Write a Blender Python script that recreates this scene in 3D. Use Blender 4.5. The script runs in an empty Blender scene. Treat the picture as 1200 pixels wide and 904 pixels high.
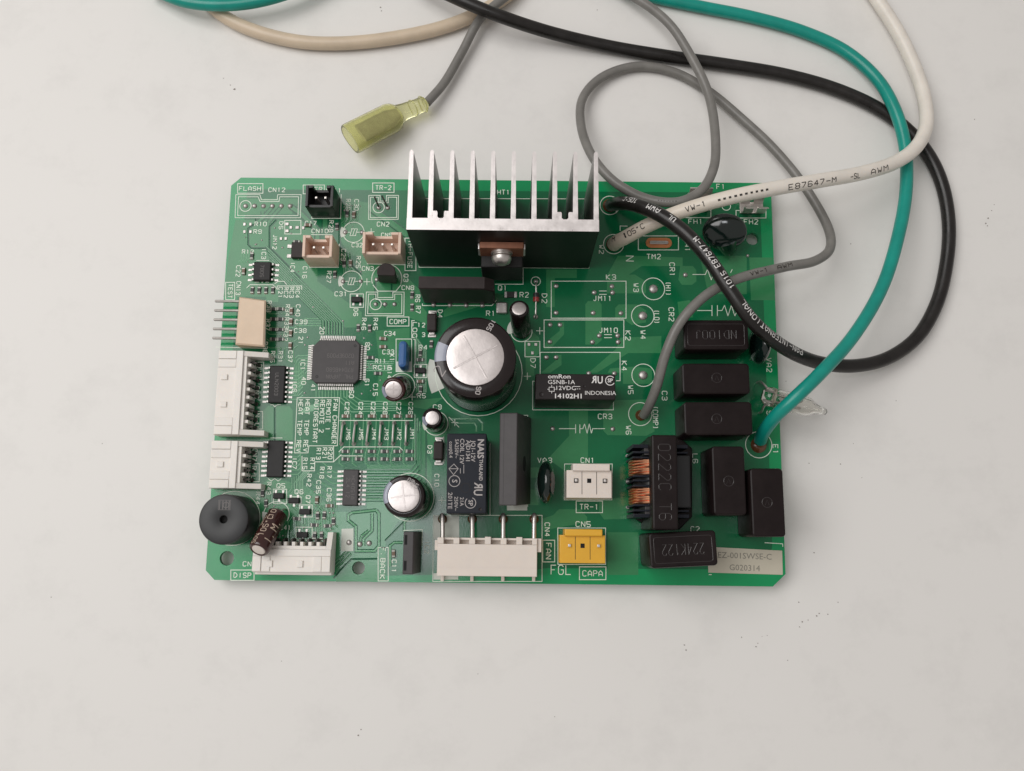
import bpy, math, random
from mathutils import Vector, Matrix
random.seed(7)
R = math.radians
S = 0.001                     # the script is written in millimetres
BT = 5.0                      # height of the board's upper face above the table
scene = bpy.context.scene
COL = scene.collection

# ------------------------------------------------------------------ camera
FOC = 1061.33; TILT, YAW, ROLL = 0.16597, 0.01855, -0.00719
CX, CY, CD = 4.46264, -43.0581, 239.0685
ROT = Matrix.Rotation(YAW, 3, 'Z') @ Matrix.Rotation(TILT, 3, 'X') @ Matrix.Rotation(ROLL, 3, 'Z')
camd = bpy.data.cameras.new('camera'); cam = bpy.data.objects.new('camera', camd); COL.objects.link(cam)
cam.matrix_world = Matrix.Translation(Vector((CX, CY, CD + BT)) * S) @ ROT.to_4x4()
camd.sensor_width = 36.0; camd.lens = FOC / 1200 * 36; camd.clip_start = 0.01; camd.clip_end = 100
scene.camera = cam

# ------------------------------------------------------------------ light
w = bpy.data.worlds.new('World'); scene.world = w; w.use_nodes = True
bg = w.node_tree.nodes['Background']; bg.inputs[0].default_value = (1.0, 0.945, 0.91, 1); bg.inputs[1].default_value = 0.36
def area(name, loc, target, sx, sy, power, col):
    l = bpy.data.lights.new(name, 'AREA'); l.shape = 'RECTANGLE'; l.size = sx; l.size_y = sy; l.energy = power; l.color = col
    o = bpy.data.objects.new(name, l); COL.objects.link(o); o.location = loc
    o.rotation_euler = (Vector(target) - Vector(loc)).to_track_quat('-Z', 'Y').to_euler(); return o
area('window_light', (-0.60, 0.21, 0.98), (-0.03, 0, 0), 0.9, 0.7, 8.0, (1.0, 0.985, 0.97))
area('ceiling_light', (-0.195, -0.03, 1.2), (-0.05, -0.03, 0), 0.16, 0.23, 0.85, (0.95, 0.98, 1.0))
vs = scene.view_settings
scene.display_settings.display_device = 'sRGB'
vs.view_transform = 'Standard'; vs.look = 'None'; vs.exposure = 0.045; vs.gamma = 1.0

# ------------------------------------------------------------------ coordinates: a pixel of the 1200x904 photograph, at a height above the board
def P(px, py, h=0.0):
    v = ROT @ Vector(((px - 600) / FOC, -(py - 452) / FOC, -1.0))
    s = (h - CD) / v.z
    return Vector((CX + s * v.x, CY + s * v.y))
ROTI = ROT.transposed()
def proj(p):
    q = ROTI @ (Vector(p) - Vector((CX, CY, CD)))
    return 600 + FOC * q.x / -q.z, 452 - FOC * q.y / -q.z
def P3(px, py, h): a = P(px, py, h); return Vector((a.x, a.y, h))

# ------------------------------------------------------------------ materials
MATS = {}
def mat(name, col, rough=0.5, metal=0.0, var=0.0, vscale=600, bump=0.0, bscale=3000, spec=0.5, coat=0.0, trans=0.0, ior=1.45, sss=0.0, rvar=0.0, alpha=1.0):
    m = bpy.data.materials.new(name); m.use_nodes = True; nt = m.node_tree; b = nt.nodes['Principled BSDF']
    b.inputs['Base Color'].default_value = (*col, 1); b.inputs['Roughness'].default_value = rough; b.inputs['Metallic'].default_value = metal
    b.inputs['Specular IOR Level'].default_value = spec; b.inputs['Coat Weight'].default_value = coat; b.inputs['Coat Roughness'].default_value = 0.12
    b.inputs['Transmission Weight'].default_value = trans; b.inputs['IOR'].default_value = ior; b.inputs['Alpha'].default_value = alpha
    if sss: b.inputs['Subsurface Weight'].default_value = sss; b.inputs['Subsurface Scale'].default_value = 0.001; b.inputs['Subsurface Radius'].default_value = (1, .8, .6)
    tc = nt.nodes.new('ShaderNodeTexCoord')
    if var or rvar:
        n = nt.nodes.new('ShaderNodeTexNoise'); n.inputs['Scale'].default_value = vscale; n.inputs['Detail'].default_value = 6; n.inputs['Roughness'].default_value = 0.65
        nt.links.new(tc.outputs['Object'], n.inputs['Vector'])
        if var:
            r = nt.nodes.new('ShaderNodeMapRange'); r.inputs[1].default_value = 0.3; r.inputs[2].default_value = 0.7; r.inputs[3].default_value = 1 - var; r.inputs[4].default_value = 1 + var
            nt.links.new(n.outputs['Fac'], r.inputs[0])
            x = nt.nodes.new('ShaderNodeVectorMath'); x.operation = 'SCALE'; x.inputs[0].default_value = col
            nt.links.new(r.outputs[0], x.inputs['Scale']); nt.links.new(x.outputs[0], b.inputs['Base Color'])
        if rvar:
            r = nt.nodes.new('ShaderNodeMapRange'); r.inputs[1].default_value = 0.3; r.inputs[2].default_value = 0.7; r.inputs[3].default_value = max(.02, rough - rvar); r.inputs[4].default_value = rough + rvar
            nt.links.new(n.outputs['Fac'], r.inputs[0]); nt.links.new(r.outputs[0], b.inputs['Roughness'])
    if bump:
        n2 = nt.nodes.new('ShaderNodeTexNoise'); n2.inputs['Scale'].default_value = bscale; n2.inputs['Detail'].default_value = 3
        nt.links.new(tc.outputs['Object'], n2.inputs['Vector'])
        bp = nt.nodes.new('ShaderNodeBump'); bp.inputs['Strength'].default_value = bump; bp.inputs['Distance'].default_value = 0.0001
        nt.links.new(n2.outputs['Fac'], bp.inputs['Height']); nt.links.new(bp.outputs[0], b.inputs['Normal'])
    MATS[name] = m; return m
mat('mask_gap', (0.002, 0.088, 0.037), 0.13, bump=0.08, bscale=2500)
mat('mask_track', (0.11, 0.34, 0.16), 0.13, var=0.06, vscale=120, bump=0.08, bscale=2500)
mat('mask_rim', (0.006, 0.270, 0.092), 0.14, var=0.08, vscale=60, bump=0.08, bscale=2500, rvar=0.03)
mat('mask_bare', (0.004, 0.140, 0.052), 0.14, var=0.12, vscale=60, bump=0.08, bscale=2500, rvar=0.03)
mat('mask_copper', (0.040, 0.222, 0.088), 0.14, var=0.10, vscale=120, bump=0.08, bscale=2500, rvar=0.03)
mat('mask_edge', (0.02, 0.24, 0.10), 0.5, var=0.1, vscale=300)
mat('silk', (0.76, 0.84, 0.72), 0.55, var=0.12, vscale=900)
mat('silk_fill', (0.64, 0.67, 0.60), 0.5, var=0.06, vscale=400)
mat('solder', (0.50, 0.47, 0.45), 0.42, metal=0.85, var=0.25, vscale=900, bump=0.3, bscale=1200)
mat('chip_end', (0.44, 0.44, 0.40), 0.45, metal=0.6, var=0.3, vscale=900)
mat('tin', (0.62, 0.58, 0.55), 0.38, metal=0.9, var=0.15, vscale=600)
mat('flux', (0.12, 0.05, 0.02), 0.25, var=0.3, vscale=600, coat=0.3)
mat('dull_shaded_pin', (0.085, 0.078, 0.07), 0.5, metal=0.7, var=0.2)  # dull metal, darkened further for the shade between the connector's comb teeth
mat('pin_grey', (0.30, 0.28, 0.26), 0.5, metal=0.7, var=0.2)
mat('copper', (0.88, 0.42, 0.24), 0.30, metal=1.0, var=0.12, vscale=800)
mat('copper_pad', (0.62, 0.24, 0.10), 0.35, metal=0.5, var=0.12, vscale=500)
mat('ic_black', (0.018, 0.017, 0.017), 0.48, spec=0.3, var=0.15, vscale=500, bump=0.25, bscale=5000)
mat('ic_grey', (0.052, 0.047, 0.048), 0.50, var=0.12, vscale=400, bump=0.2, bscale=5000)
mat('ic_brown', (0.028, 0.020, 0.019), 0.45, spec=0.3, var=0.2, vscale=300, bump=0.25, bscale=3000)
mat('relay_black', (0.016, 0.012, 0.012), 0.38, spec=0.3, var=0.15, vscale=200, bump=0.1, bscale=2500)
mat('relay_blue', (0.013, 0.015, 0.022), 0.36, spec=0.22, var=0.15, vscale=200, bump=0.1, bscale=2500)
mat('film_black', (0.013, 0.0085, 0.0085), 0.36, var=0.25, vscale=150, bump=0.15, bscale=800, rvar=0.08, spec=0.2)
mat('gloss_green', (0.004, 0.011, 0.009), 0.12, var=0.2, vscale=200, coat=0.6)
mat('buzzer_black', (0.026, 0.027, 0.028), 0.45, var=0.10, vscale=300, bump=0.12, bscale=4000)
mat('conn_black', (0.012, 0.012, 0.013), 0.32, var=0.1)
mat('anodised', (0.008, 0.007, 0.007), 0.42, var=0.3, vscale=200, bump=0.05, spec=0.3)
mat('tab_brown', (0.26, 0.11, 0.065), 0.5, metal=0.4, var=0.2, vscale=300)
mat('fin_face', (0.30, 0.29, 0.28), 0.42, metal=0.9, var=0.12, vscale=300)
mat('raw_alu', (0.84, 0.79, 0.775), 0.38, metal=0.7, var=0.07, vscale=260, bump=0.2, bscale=1800, rvar=0.12)
mat('cap_alu', (0.60, 0.55, 0.535), 0.36, metal=0.8, var=0.10, vscale=500, bump=0.2, bscale=2500)
mat('beige', (0.74, 0.55, 0.44), 0.42, var=0.05, sss=0.15, vscale=150)
mat('tan', (0.70, 0.545, 0.40), 0.45, var=0.07, sss=0.15, vscale=120)
mat('nylon', (0.80, 0.755, 0.70), 0.42, var=0.04, sss=0.15, vscale=150)
mat('nylon_pink', (0.75, 0.67, 0.60), 0.45, var=0.03, sss=0.15, vscale=150)
mat('yellow', (0.74, 0.40, 0.030), 0.40, var=0.04, sss=0.1, vscale=150)
mat('sleeve_dark', (0.014, 0.009, 0.009), 0.22, spec=0.3, var=0.2, vscale=200, coat=0.3)
mat('sleeve_stripe', (0.29, 0.31, 0.38), 0.25, var=0.05, coat=0.3)
mat('sleeve_brown', (0.040, 0.012, 0.010), 0.20, var=0.2, vscale=200, coat=0.4)
mat('print_gold', (0.58, 0.46, 0.36), 0.5)
mat('print_grey', (0.40, 0.37, 0.36), 0.5)
mat('print_dim', (0.125, 0.115, 0.112), 0.5)
mat('print_black', (0.03, 0.025, 0.02), 0.5)
mat('print_white', (0.72, 0.70, 0.68), 0.5)
mat('ceramic_blue', (0.040, 0.125, 0.32), 0.28, var=0.05, coat=0.2)
mat('chip_black', (0.022, 0.020, 0.020), 0.4)
mat('chip_brown', (0.17, 0.105, 0.07), 0.45, var=0.2, vscale=900)
mat('red_glass', (0.30, 0.02, 0.02), 0.12, coat=0.6)
mat('glass', (0.93, 0.92, 0.89), 0.03, trans=1.0, ior=1.52)
mat('film_mark', (0.040, 0.034, 0.034), 0.22, spec=0.6)  # same plastic, glossier; lighter colour carries the highlights on raised marks
mat('sticker', (0.52, 0.48, 0.385), 0.5, var=0.05, vscale=90)
mat('sticker_ink', (0.20, 0.19, 0.16), 0.6)
mat('wire_black', (0.013, 0.011, 0.010), 0.34, var=0.35, vscale=250, bump=0.1, bscale=900, rvar=0.1)
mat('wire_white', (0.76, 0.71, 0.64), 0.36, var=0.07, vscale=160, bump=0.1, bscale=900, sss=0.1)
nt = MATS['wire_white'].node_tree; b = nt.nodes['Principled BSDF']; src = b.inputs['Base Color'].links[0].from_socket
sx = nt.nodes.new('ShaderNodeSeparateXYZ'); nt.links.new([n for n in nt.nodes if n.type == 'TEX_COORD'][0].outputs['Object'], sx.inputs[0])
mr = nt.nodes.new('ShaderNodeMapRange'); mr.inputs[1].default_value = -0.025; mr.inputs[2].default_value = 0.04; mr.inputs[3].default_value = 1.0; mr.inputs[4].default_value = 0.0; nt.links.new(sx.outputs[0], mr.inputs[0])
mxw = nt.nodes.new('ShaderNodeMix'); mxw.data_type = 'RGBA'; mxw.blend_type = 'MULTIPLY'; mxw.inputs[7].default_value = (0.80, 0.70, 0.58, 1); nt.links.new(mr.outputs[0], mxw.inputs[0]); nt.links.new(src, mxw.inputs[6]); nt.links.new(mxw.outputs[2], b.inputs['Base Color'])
mat('wire_green', (0.006, 0.27, 0.215), 0.28, var=0.12, vscale=150, bump=0.08, bscale=900)
mat('wire_grey', (0.19, 0.182, 0.168), 0.34, var=0.14, vscale=250, bump=0.1, bscale=900)
mat('boot_yellow', (0.86, 0.86, 0.52), 0.10, var=0.04, vscale=150, trans=0.88, ior=1.30)
mat('dust', (0.27, 0.245, 0.22), 0.9)
mat('hole_dark', (0.006, 0.006, 0.006), 0.8)

# ------------------------------------------------------------------ mesh builder (mm in, metres out)
def rrect(w, d, r, seg=3):
    r = min(r, w / 2 - 1e-4, d / 2 - 1e-4); out = []
    for sx, sy, a0 in ((1, 1, 0), (-1, 1, 90), (-1, -1, 180), (1, -1, 270)):
        for i in range(seg + 1):
            a = R(a0 + 90 * i / seg); out.append((sx * (w / 2 - r) + r * math.cos(a), sy * (d / 2 - r) + r * math.sin(a)))
    return out
def inset(poly, b):
    n = len(poly); out = []
    for i in range(n):
        p0, p1, p2 = Vector(poly[i - 1]), Vector(poly[i]), Vector(poly[(i + 1) % n])
        a, c = (p1 - p0), (p2 - p1)
        if a.length < 1e-6 or c.length < 1e-6: out.append(tuple(p1)); continue
        na = Vector((-a.y, a.x)).normalized(); nc = Vector((-c.y, c.x)).normalized()
        m = na + nc; k = m.length_squared
        m = m * (2 / k) if k > 0.2 else na
        out.append(tuple(p1 + m * b))
    return out
class MB:
    def __init__(s): s.v = []; s.f = []; s.mi = []; s.fl = set(); s.m = 0
    def face(s, idx, flat=False):
        if flat: s.fl.add(len(s.f))
        s.f.append(tuple(idx)); s.mi.append(s.m)
    def ring(s, pts): i = len(s.v); s.v += [tuple(p) for p in pts]; return list(range(i, i + len(pts)))
    def loft(s, rings, cap0=True, cap1=True, mats=None):
        ids = [s.ring(r) for r in rings]; n = len(ids[0]); keep = s.m
        for k in range(len(ids) - 1):
            if mats: s.m = mats[k]
            a, b = ids[k], ids[k + 1]
            for i in range(n): j = (i + 1) % n; s.face((a[i], a[j], b[j], b[i]))
        s.m = keep
        if cap0: s.face(ids[0][::-1], True)
        if cap1: s.face(ids[-1], True)
        return s
    def prism(s, poly, z0, z1, bev=0.0, bot=True):
        r = [[(x, y, z0) for x, y in poly]]
        if bev > 0:
            r.append([(x, y, z1 - bev) for x, y in poly])
            p2 = inset(poly, bev * 0.3); r.append([(x, y, z1 - bev * 0.3) for x, y in p2])
            p3 = inset(poly, bev); r.append([(x, y, z1) for x, y in p3])
        else: r.append([(x, y, z1) for x, y in poly])
        return s.loft(r, cap0=bot)
    def rbox(s, cx, cy, w, d, z0, z1, r=0.3, bev=0.2, ang=0.0, seg=3):
        r = max(r, bev * 1.1); c, n = math.cos(ang), math.sin(ang)
        return s.prism([(cx + c * x - n * y, cy + n * x + c * y) for x, y in rrect(w, d, r, seg)], z0, z1, bev)
    def box(s, x0, y0, x1, y1, z0, z1, bev=0.0):
        x0, x1 = min(x0, x1), max(x0, x1); y0, y1 = min(y0, y1), max(y0, y1)
        return s.prism([(x0, y0), (x1, y0), (x1, y1), (x0, y1)], z0, z1, bev)
    def lathe(s, prof, n=32, cx=0, cy=0, mats=None, sector=None):
        rings = [[(cx + r * math.cos(2 * math.pi * i / n), cy + r * math.sin(2 * math.pi * i / n), z) for i in range(n)] for r, z in prof]
        ids = [s.ring(r) for r in rings]; keep = s.m
        for k in range(len(ids) - 1):
            a, b = ids[k], ids[k + 1]
            for i in range(n):
                j = (i + 1) % n; s.m = keep
                if sector:
                    t = 360 * (i + .5) / n
                    if (t - sector[0]) % 360 < sector[1]: s.m = sector[2]
                s.face((a[i], a[j], b[j], b[i]))
        s.m = keep; s.face(ids[0][::-1]); s.face(ids[-1]); return s
    def cyl(s, cx, cy, z0, z1, r, n=20, bev=0.0):
        return s.lathe([(r, z0), (r, z1)] if not bev else [(r, z0), (r, z1 - bev), (r - bev * .3, z1 - bev * .3), (r - bev, z1)], n, cx, cy)
    def dome(s, cx, cy, z, r, h, n=12):
        return s.lathe([(r, z - 0.01), (r * .92, z + h * .35), (r * .7, z + h * .7), (r * .35, z + h * .95), (r * .05, z + h)], n, cx, cy)
    def tube(s, pts, r, n=10, caps=True):
        fr = frames(pts); rad = r if isinstance(r, (list, tuple)) else [r] * len(pts)
        return s.loft([[p + N * (rr * math.cos(2 * math.pi * i / n)) + B * (rr * math.sin(2 * math.pi * i / n)) for i in range(n)] for (p, T, N, B), rr in zip(fr, rad)], caps, caps)
    def flat(s, poly, z):
        s.face(s.ring([(x, y, z) for x, y in poly])); return s
    def ribbon(s, pts, w, z, closed=False, crown=0.0):
        pts = [Vector(p) for p in pts]
        if not closed:
            for i in range(1, len(pts) - 1):
                a, b = (pts[i] - pts[i - 1]), (pts[i + 1] - pts[i])
                if a.length > 1e-6 and b.length > 1e-6 and a.normalized().dot(b.normalized()) < -0.25:
                    s.ribbon(pts[:i + 1], w, z, False, crown); return s.ribbon(pts[i:], w, z + 0.0011, False, crown)
        n = len(pts); L = []; Q = []
        for i, p in enumerate(pts):
            a = pts[i] - pts[i - 1] if (i > 0 or closed) else pts[1] - pts[0]
            b = pts[(i + 1) % n] - p if (i < n - 1 or closed) else a
            a = a.normalized(); b = b.normalized(); na = Vector((-a.y, a.x)); nb = Vector((-b.y, b.x))
            m = na + nb; k = m.length_squared; m = m * (2 / k) if k > 0.5 else nb
            L.append(p + m * w / 2); Q.append(p - m * w / 2)
        if crown:
            il, ic, iq = s.ring([(p.x, p.y, z) for p in L]), s.ring([(p.x, p.y, z + crown) for p in pts]), s.ring([(p.x, p.y, z) for p in Q])
            for i in range(n if closed else n - 1):
                j = (i + 1) % n; s.face((iq[i], iq[j], ic[j], ic[i]), True); s.face((ic[i], ic[j], il[j], il[i]), True)
            return s
        ids = s.ring([(p.x, p.y, z) for p in L] + [(p.x, p.y, z) for p in Q])
        for i in range(n if closed else n - 1):
            j = (i + 1) % n; s.face((ids[n + i], ids[n + j], ids[j], ids[i]))
        return s
    def circ(s, cx, cy, r, w, z, n=28, a0=0, a1=360):
        full = abs(a1 - a0) >= 360; k = n if full else n + 1
        return s.ribbon([(cx + r * math.cos(R(a0 + (a1 - a0) * i / n)), cy + r * math.sin(R(a0 + (a1 - a0) * i / n))) for i in range(k)], w, z, full)
    def ellipsoid(s, rx, ry, rz, n=20, m=12):
        rings = [[(rx * math.sin(t) * math.cos(2 * math.pi * i / n), ry * math.sin(t) * math.sin(2 * math.pi * i / n), -rz * math.cos(t)) for i in range(n)] for t in [math.pi * (k + .15) / (m + .3) for k in range(m + 1)]]
        return s.loft(rings)
    def add(s, o, M=None, mi=None):
        k = len(s.v); s.v += [tuple(M @ Vector(p)) if M else p for p in o.v]; s.fl |= {i + len(s.f) for i in o.fl}
        for f, m in zip(o.f, o.mi): s.f.append(tuple(i + k for i in f)); s.mi.append(m if mi is None else mi)
        return s
def frames(pts, up=Vector((0, 0, 1))):
    pts = [Vector(p) for p in pts]; n = len(pts); out = []; pn = None
    for i in range(n):
        T = (pts[min(i + 1, n - 1)] - pts[max(i - 1, 0)]).normalized()
        if pn is None:
            N = up - T * up.dot(T)
            if N.length < 0.2: N = Vector((0, 1, 0)) - T * T.y
        else: N = pn - T * pn.dot(T)
        N.normalize(); out.append((pts[i], T, N, T.cross(N))); pn = N
    return out
def spline(pts, step=1.2):
    pts = [Vector(p) for p in pts]; q = [pts[0] * 2 - pts[1]] + pts + [pts[-1] * 2 - pts[-2]]; out = []
    for i in range(1, len(q) - 2):
        p0, p1, p2, p3 = q[i - 1:i + 3]; n = max(2, int((p2 - p1).length / step))
        d1 = max((p1 - p0).length, 1e-3) ** .5; d2 = max((p2 - p1).length, 1e-3) ** .5; d3 = max((p3 - p2).length, 1e-3) ** .5
        m1 = (p2 - p1) + d2 * ((p1 - p0) / d1 - (p2 - p0) / (d1 + d2)) ; m2 = (p2 - p1) + d2 * ((p3 - p2) / d3 - (p3 - p1) / (d2 + d3))
        for k in range(n):
            t = k / n; t2, t3 = t * t, t * t * t
            out.append(p1 * (2 * t3 - 3 * t2 + 1) + m1 * (t3 - 2 * t2 + t) + p2 * (-2 * t3 + 3 * t2) + m2 * (t3 - t2))
    out.append(pts[-1]); return out

def mesh_of(name, mb, mats, origin=(0, 0, 0), smooth=40):
    me = bpy.data.meshes.new(name); ox, oy, oz = origin
    me.from_pydata([((x - ox) * S, (y - oy) * S, (z - oz) * S) for x, y, z in mb.v], [], mb.f)
    for m in mats: me.materials.append(MATS[m])
    me.polygons.foreach_set('material_index', mb.mi)
    if smooth:
        me.polygons.foreach_set('use_smooth', [i not in mb.fl for i in range(len(mb.f))]); me.set_sharp_from_angle(angle=R(smooth))
        for i in mb.fl:
            for li in me.polygons[i].loop_indices: me.edges[me.loops[li].edge_index].use_edge_sharp = True
    me.validate(); return me
def place(name, me, parent, origin, label=None, kind=None, rotz=0.0):
    """origin in mm, board frame (z = 0 on the board's upper face); children store positions relative to their parent"""
    o = bpy.data.objects.new(name, me); COL.objects.link(o)
    po = Vector(parent['_o']) if parent is not None else Vector((0, 0, -BT))
    o.parent = parent
    o.location = (Vector(origin) - po) * S; o.rotation_euler = (0, 0, rotz)
    o['_o'] = tuple(origin); ALL.append(o)
    if label: o['label'] = label
    if kind: o['kind'] = kind
    return o
ALL = []
def obj(name, mb, mats, parent=None, origin=None, label=None, kind=None, smooth=40):
    if isinstance(mats, str): mats = [mats]
    if origin is None:
        xs, ys, zs = zip(*mb.v); origin = ((min(xs) + max(xs)) / 2, (min(ys) + max(ys)) / 2, min(zs))
    return place(name, mesh_of(name, mb, mats, origin, smooth), parent, origin, label, kind)

# ------------------------------------------------------------------ stroke lettering (as a board plotter draws it)
_G = {'A': '00 04 26 44 40;02 42', 'B': '00 06 36 45 44 33 42 41 30 00;03 33', 'C': '45 36 16 05 01 10 30 41', 'D': '00 06 26 44 42 20 00', 'E': '40 00 06 46;03 33', 'F': '00 06 46;03 33',
 'G': '45 36 16 05 01 10 30 41 43 23', 'H': '00 06;40 46;03 43', 'I': '20 26', 'J': '01 10 20 31 36', 'K': '00 06;46 03 40', 'L': '06 00 40', 'M': '00 06 23 46 40', 'N': '00 06 40 46',
 'O': '10 01 05 16 36 45 41 30 10', 'P': '00 06 36 45 44 33 03', 'Q': '10 01 05 16 36 45 41 30 10;22 40', 'R': '00 06 36 45 44 33 03;23 40', 'S': '01 10 30 41 42 33 13 04 05 16 36 45', 'T': '06 46;26 20',
 'U': '06 01 10 30 41 46', 'V': '06 20 46', 'W': '06 10 23 30 46', 'X': '00 46;06 40', 'Y': '06 23 46;23 20', 'Z': '06 46 00 40', '0': '10 01 05 16 36 45 41 30 10', '1': '15 26 20', '2': '05 16 36 45 44 00 40',
 '3': '05 16 36 45 44 33 42 41 30 10 01;33 13', '4': '30 36 02 42', '5': '46 06 03 33 42 41 30 10 01', '6': '45 36 16 05 01 10 30 41 42 33 03', '7': '06 46 10', '8': '13 04 05 16 36 45 44 33 13 02 01 10 30 41 42 33',
 '9': '43 13 04 05 16 36 45 41 30 10 01', '-': '03 43', '+': '23 43;20 26;03 23', '(': '36 25 21 30', ')': '16 25 21 10', '.': '10 11', '/': '00 46', '~': '02 13 23 32 42', '=': '02 42;04 44', "'": '25 26', '*': '14 15 25 24 14', ':': '21 22;24 25', ' ': ''}
GL = {}
for k, t in _G.items(): GL[k] = [[(int(c[0]), int(c[1])) for c in st.split()] for st in t.split(';') if st]
GL['+'] = [[(0, 3), (4, 3)], [(2, 0.6), (2, 5.4)]]
def strokes(s, h, width=None, adv=6.0, slant=0):
    """polylines of a line of text, centred on the origin, in mm"""
    k = h / 6; kx = k
    if width: kx = width / (adv * (len(s) - 1) + 4) if len(s) > 1 else k
    tot = (adv * (len(s) - 1) + 4) * kx; out = []
    for i, ch in enumerate(s):
        for st in GL.get(ch, []): out.append([((i * adv + x) * kx - tot / 2 + slant * y * k, y * k - h / 2) for x, y in st])
    return out
_zj = [0]
def zjit(): _zj[0] = (_zj[0] + 1) % 7; return _zj[0] * 0.0016
def put_text(mb, s, c, h, ang=0.0, width=None, lw=0.17, z=0.072, adv=6.0):
    ca, sa = math.cos(ang), math.sin(ang)
    for st in strokes(s, h, width, adv):
        mb.ribbon([(c[0] + ca * x - sa * y, c[1] + sa * x + ca * y) for x, y in st], lw, z + zjit())
_fc = {}
def font_mb(s, size, bold=0.0):
    key = (s, size, bold)
    if key in _fc: return _fc[key]
    cu = bpy.data.curves.new('t', 'FONT'); cu.body = s; cu.size = size; cu.align_x = 'CENTER'; cu.align_y = 'CENTER'; cu.offset = bold; cu.resolution_u = 2
    o = bpy.data.objects.new('t', cu); COL.objects.link(o)
    me = bpy.data.meshes.new_from_object(o.evaluated_get(bpy.context.evaluated_depsgraph_get())); m = MB()
    m.v = [tuple(v.co) for v in me.vertices]; m.f = [tuple(p.vertices) for p in me.polygons]; m.mi = [0] * len(m.f)
    bpy.data.objects.remove(o); bpy.data.curves.remove(cu); bpy.data.meshes.remove(me)
    _fc[key] = m; return m
def put_font(mb, s, c, size, z, ang=0.0, bold=0.0, sx=1.0):
    mb.add(font_mb(s, size, bold), Matrix.Translation((c[0], c[1], z)) @ Matrix.Rotation(ang, 4, 'Z') @ Matrix.Diagonal((sx, 1, 1, 1)), mb.m)
def wrap_text(mb, path, r, s, s0, h, phi=0.0, rev=False, adv=6.0, lw=0.2, width=None):
    """letters lying round a tube; s0 = arc length of the middle, phi = turn about the axis"""
    L = [0.0]
    for a, b in zip(path, path[1:]): L.append(L[-1] + (b - a).length)
    def at(t):
        t = min(max(t, 0), L[-1] - 1e-4)
        lo, hi = 0, len(L) - 1
        while hi - lo > 1:
            m = (lo + hi) // 2
            if L[m] <= t: lo = m
            else: hi = m
        f = (t - L[lo]) / max(L[hi] - L[lo], 1e-6)
        p = path[lo].lerp(path[hi], f); T = (path[min(hi + 1, len(path) - 1)] - path[max(lo - 1, 0)]).normalized()
        N = Vector((0, 0, 1)) - T * T.z
        N.normalize(); return p, T, N
    for st in strokes(s, h, width, adv):
        for (x0, y0), (x1, y1) in zip(st, st[1:]):
          nn = max(1, int(math.hypot(x1 - x0, y1 - y0) / .3)); zz = 0.035 + zjit()
          for kk in range(nn):
            xa, ya, xb, yb_ = x0 + (x1 - x0) * kk / nn, y0 + (y1 - y0) * kk / nn, x0 + (x1 - x0) * (kk + 1) / nn, y0 + (y1 - y0) * (kk + 1) / nn
            d = Vector((xb - xa, yb_ - ya)); l = d.length
            if l < 1e-6: continue
            d /= l; n2 = Vector((-d.y, d.x)) * lw / 2; e = d * (lw * .3 if nn == 1 else 0.01)
            q = []
            for cx_, cy_ in ((xa - e.x - n2.x, ya - e.y - n2.y), (xb + e.x - n2.x, yb_ + e.y - n2.y), (xb + e.x + n2.x, yb_ + e.y + n2.y), (xa - e.x + n2.x, ya - e.y + n2.y)):
                sx_, sy_ = (-cx_, -cy_) if rev else (cx_, cy_)
                p, T, N = at(s0 + sx_); B = N.cross(T); a = phi + sy_ / r
                q.append(p + (N * math.cos(a) + B * math.sin(a)) * (r + zz))
            mb.face(mb.ring(q))
def arc_at(path, px, py):
    best, bs, s = 1e9, 0, 0
    for i, p in enumerate(path):
        if i: s += (p - path[i - 1]).length
        x, y = proj(p); d = (x - px) ** 2 + (y - py) ** 2
        if d < best: best, bs = d, s
    return bs

# ------------------------------------------------------------------ the table
TZ = -BT
m = MB(); m.box(-900, -700, 900, 700, TZ - 25, TZ, 1.5)
tm = bpy.data.materials.new('table_laminate'); tm.use_nodes = True; nt = tm.node_tree; b = nt.nodes['Principled BSDF']; MATS['table_laminate'] = tm
b.inputs['Roughness'].default_value = 0.45; b.inputs['Specular IOR Level'].default_value = 0.35
tc = nt.nodes.new('ShaderNodeTexCoord')
n1 = nt.nodes.new('ShaderNodeTexNoise'); n1.inputs['Scale'].default_value = 9; n1.inputs['Detail'].default_value = 5
n2 = nt.nodes.new('ShaderNodeTexNoise'); n2.inputs['Scale'].default_value = 70; n2.inputs['Detail'].default_value = 8; n2.inputs['Roughness'].default_value = 0.7
mx = nt.nodes.new('ShaderNodeMix'); mx.data_type = 'RGBA'; mx.inputs[6].default_value = (0.742, 0.728, 0.698, 1); mx.inputs[7].default_value = (0.785, 0.766, 0.740, 1)
mx2 = nt.nodes.new('ShaderNodeMix'); mx2.data_type = 'RGBA'; mx2.blend_type = 'MULTIPLY'; mx2.inputs[0].default_value = 1.0
rg = nt.nodes.new('ShaderNodeMapRange'); rg.inputs[1].default_value = 0.30; rg.inputs[2].default_value = 0.5; rg.inputs[3].default_value = 0.945; rg.inputs[4].default_value = 1.0
for n in (n1, n2): nt.links.new(tc.outputs['Object'], n.inputs['Vector'])
nt.links.new(n1.outputs['Fac'], mx.inputs[0]); nt.links.new(n2.outputs['Fac'], rg.inputs[0]); nt.links.new(mx.outputs[2], mx2.inputs[6]); nt.links.new(rg.outputs[0], mx2.inputs[7]); nt.links.new(mx2.outputs[2], b.inputs['Base Color'])
bp = nt.nodes.new('ShaderNodeBump'); bp.inputs['Strength'].default_value = 0.05; bp.inputs['Distance'].default_value = 0.0004
nt.links.new(n2.outputs['Fac'], bp.inputs['Height']); nt.links.new(bp.outputs[0], b.inputs['Normal'])
obj('tabletop', m, 'table_laminate', None, (0, 0, TZ - 25), kind='structure')
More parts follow.
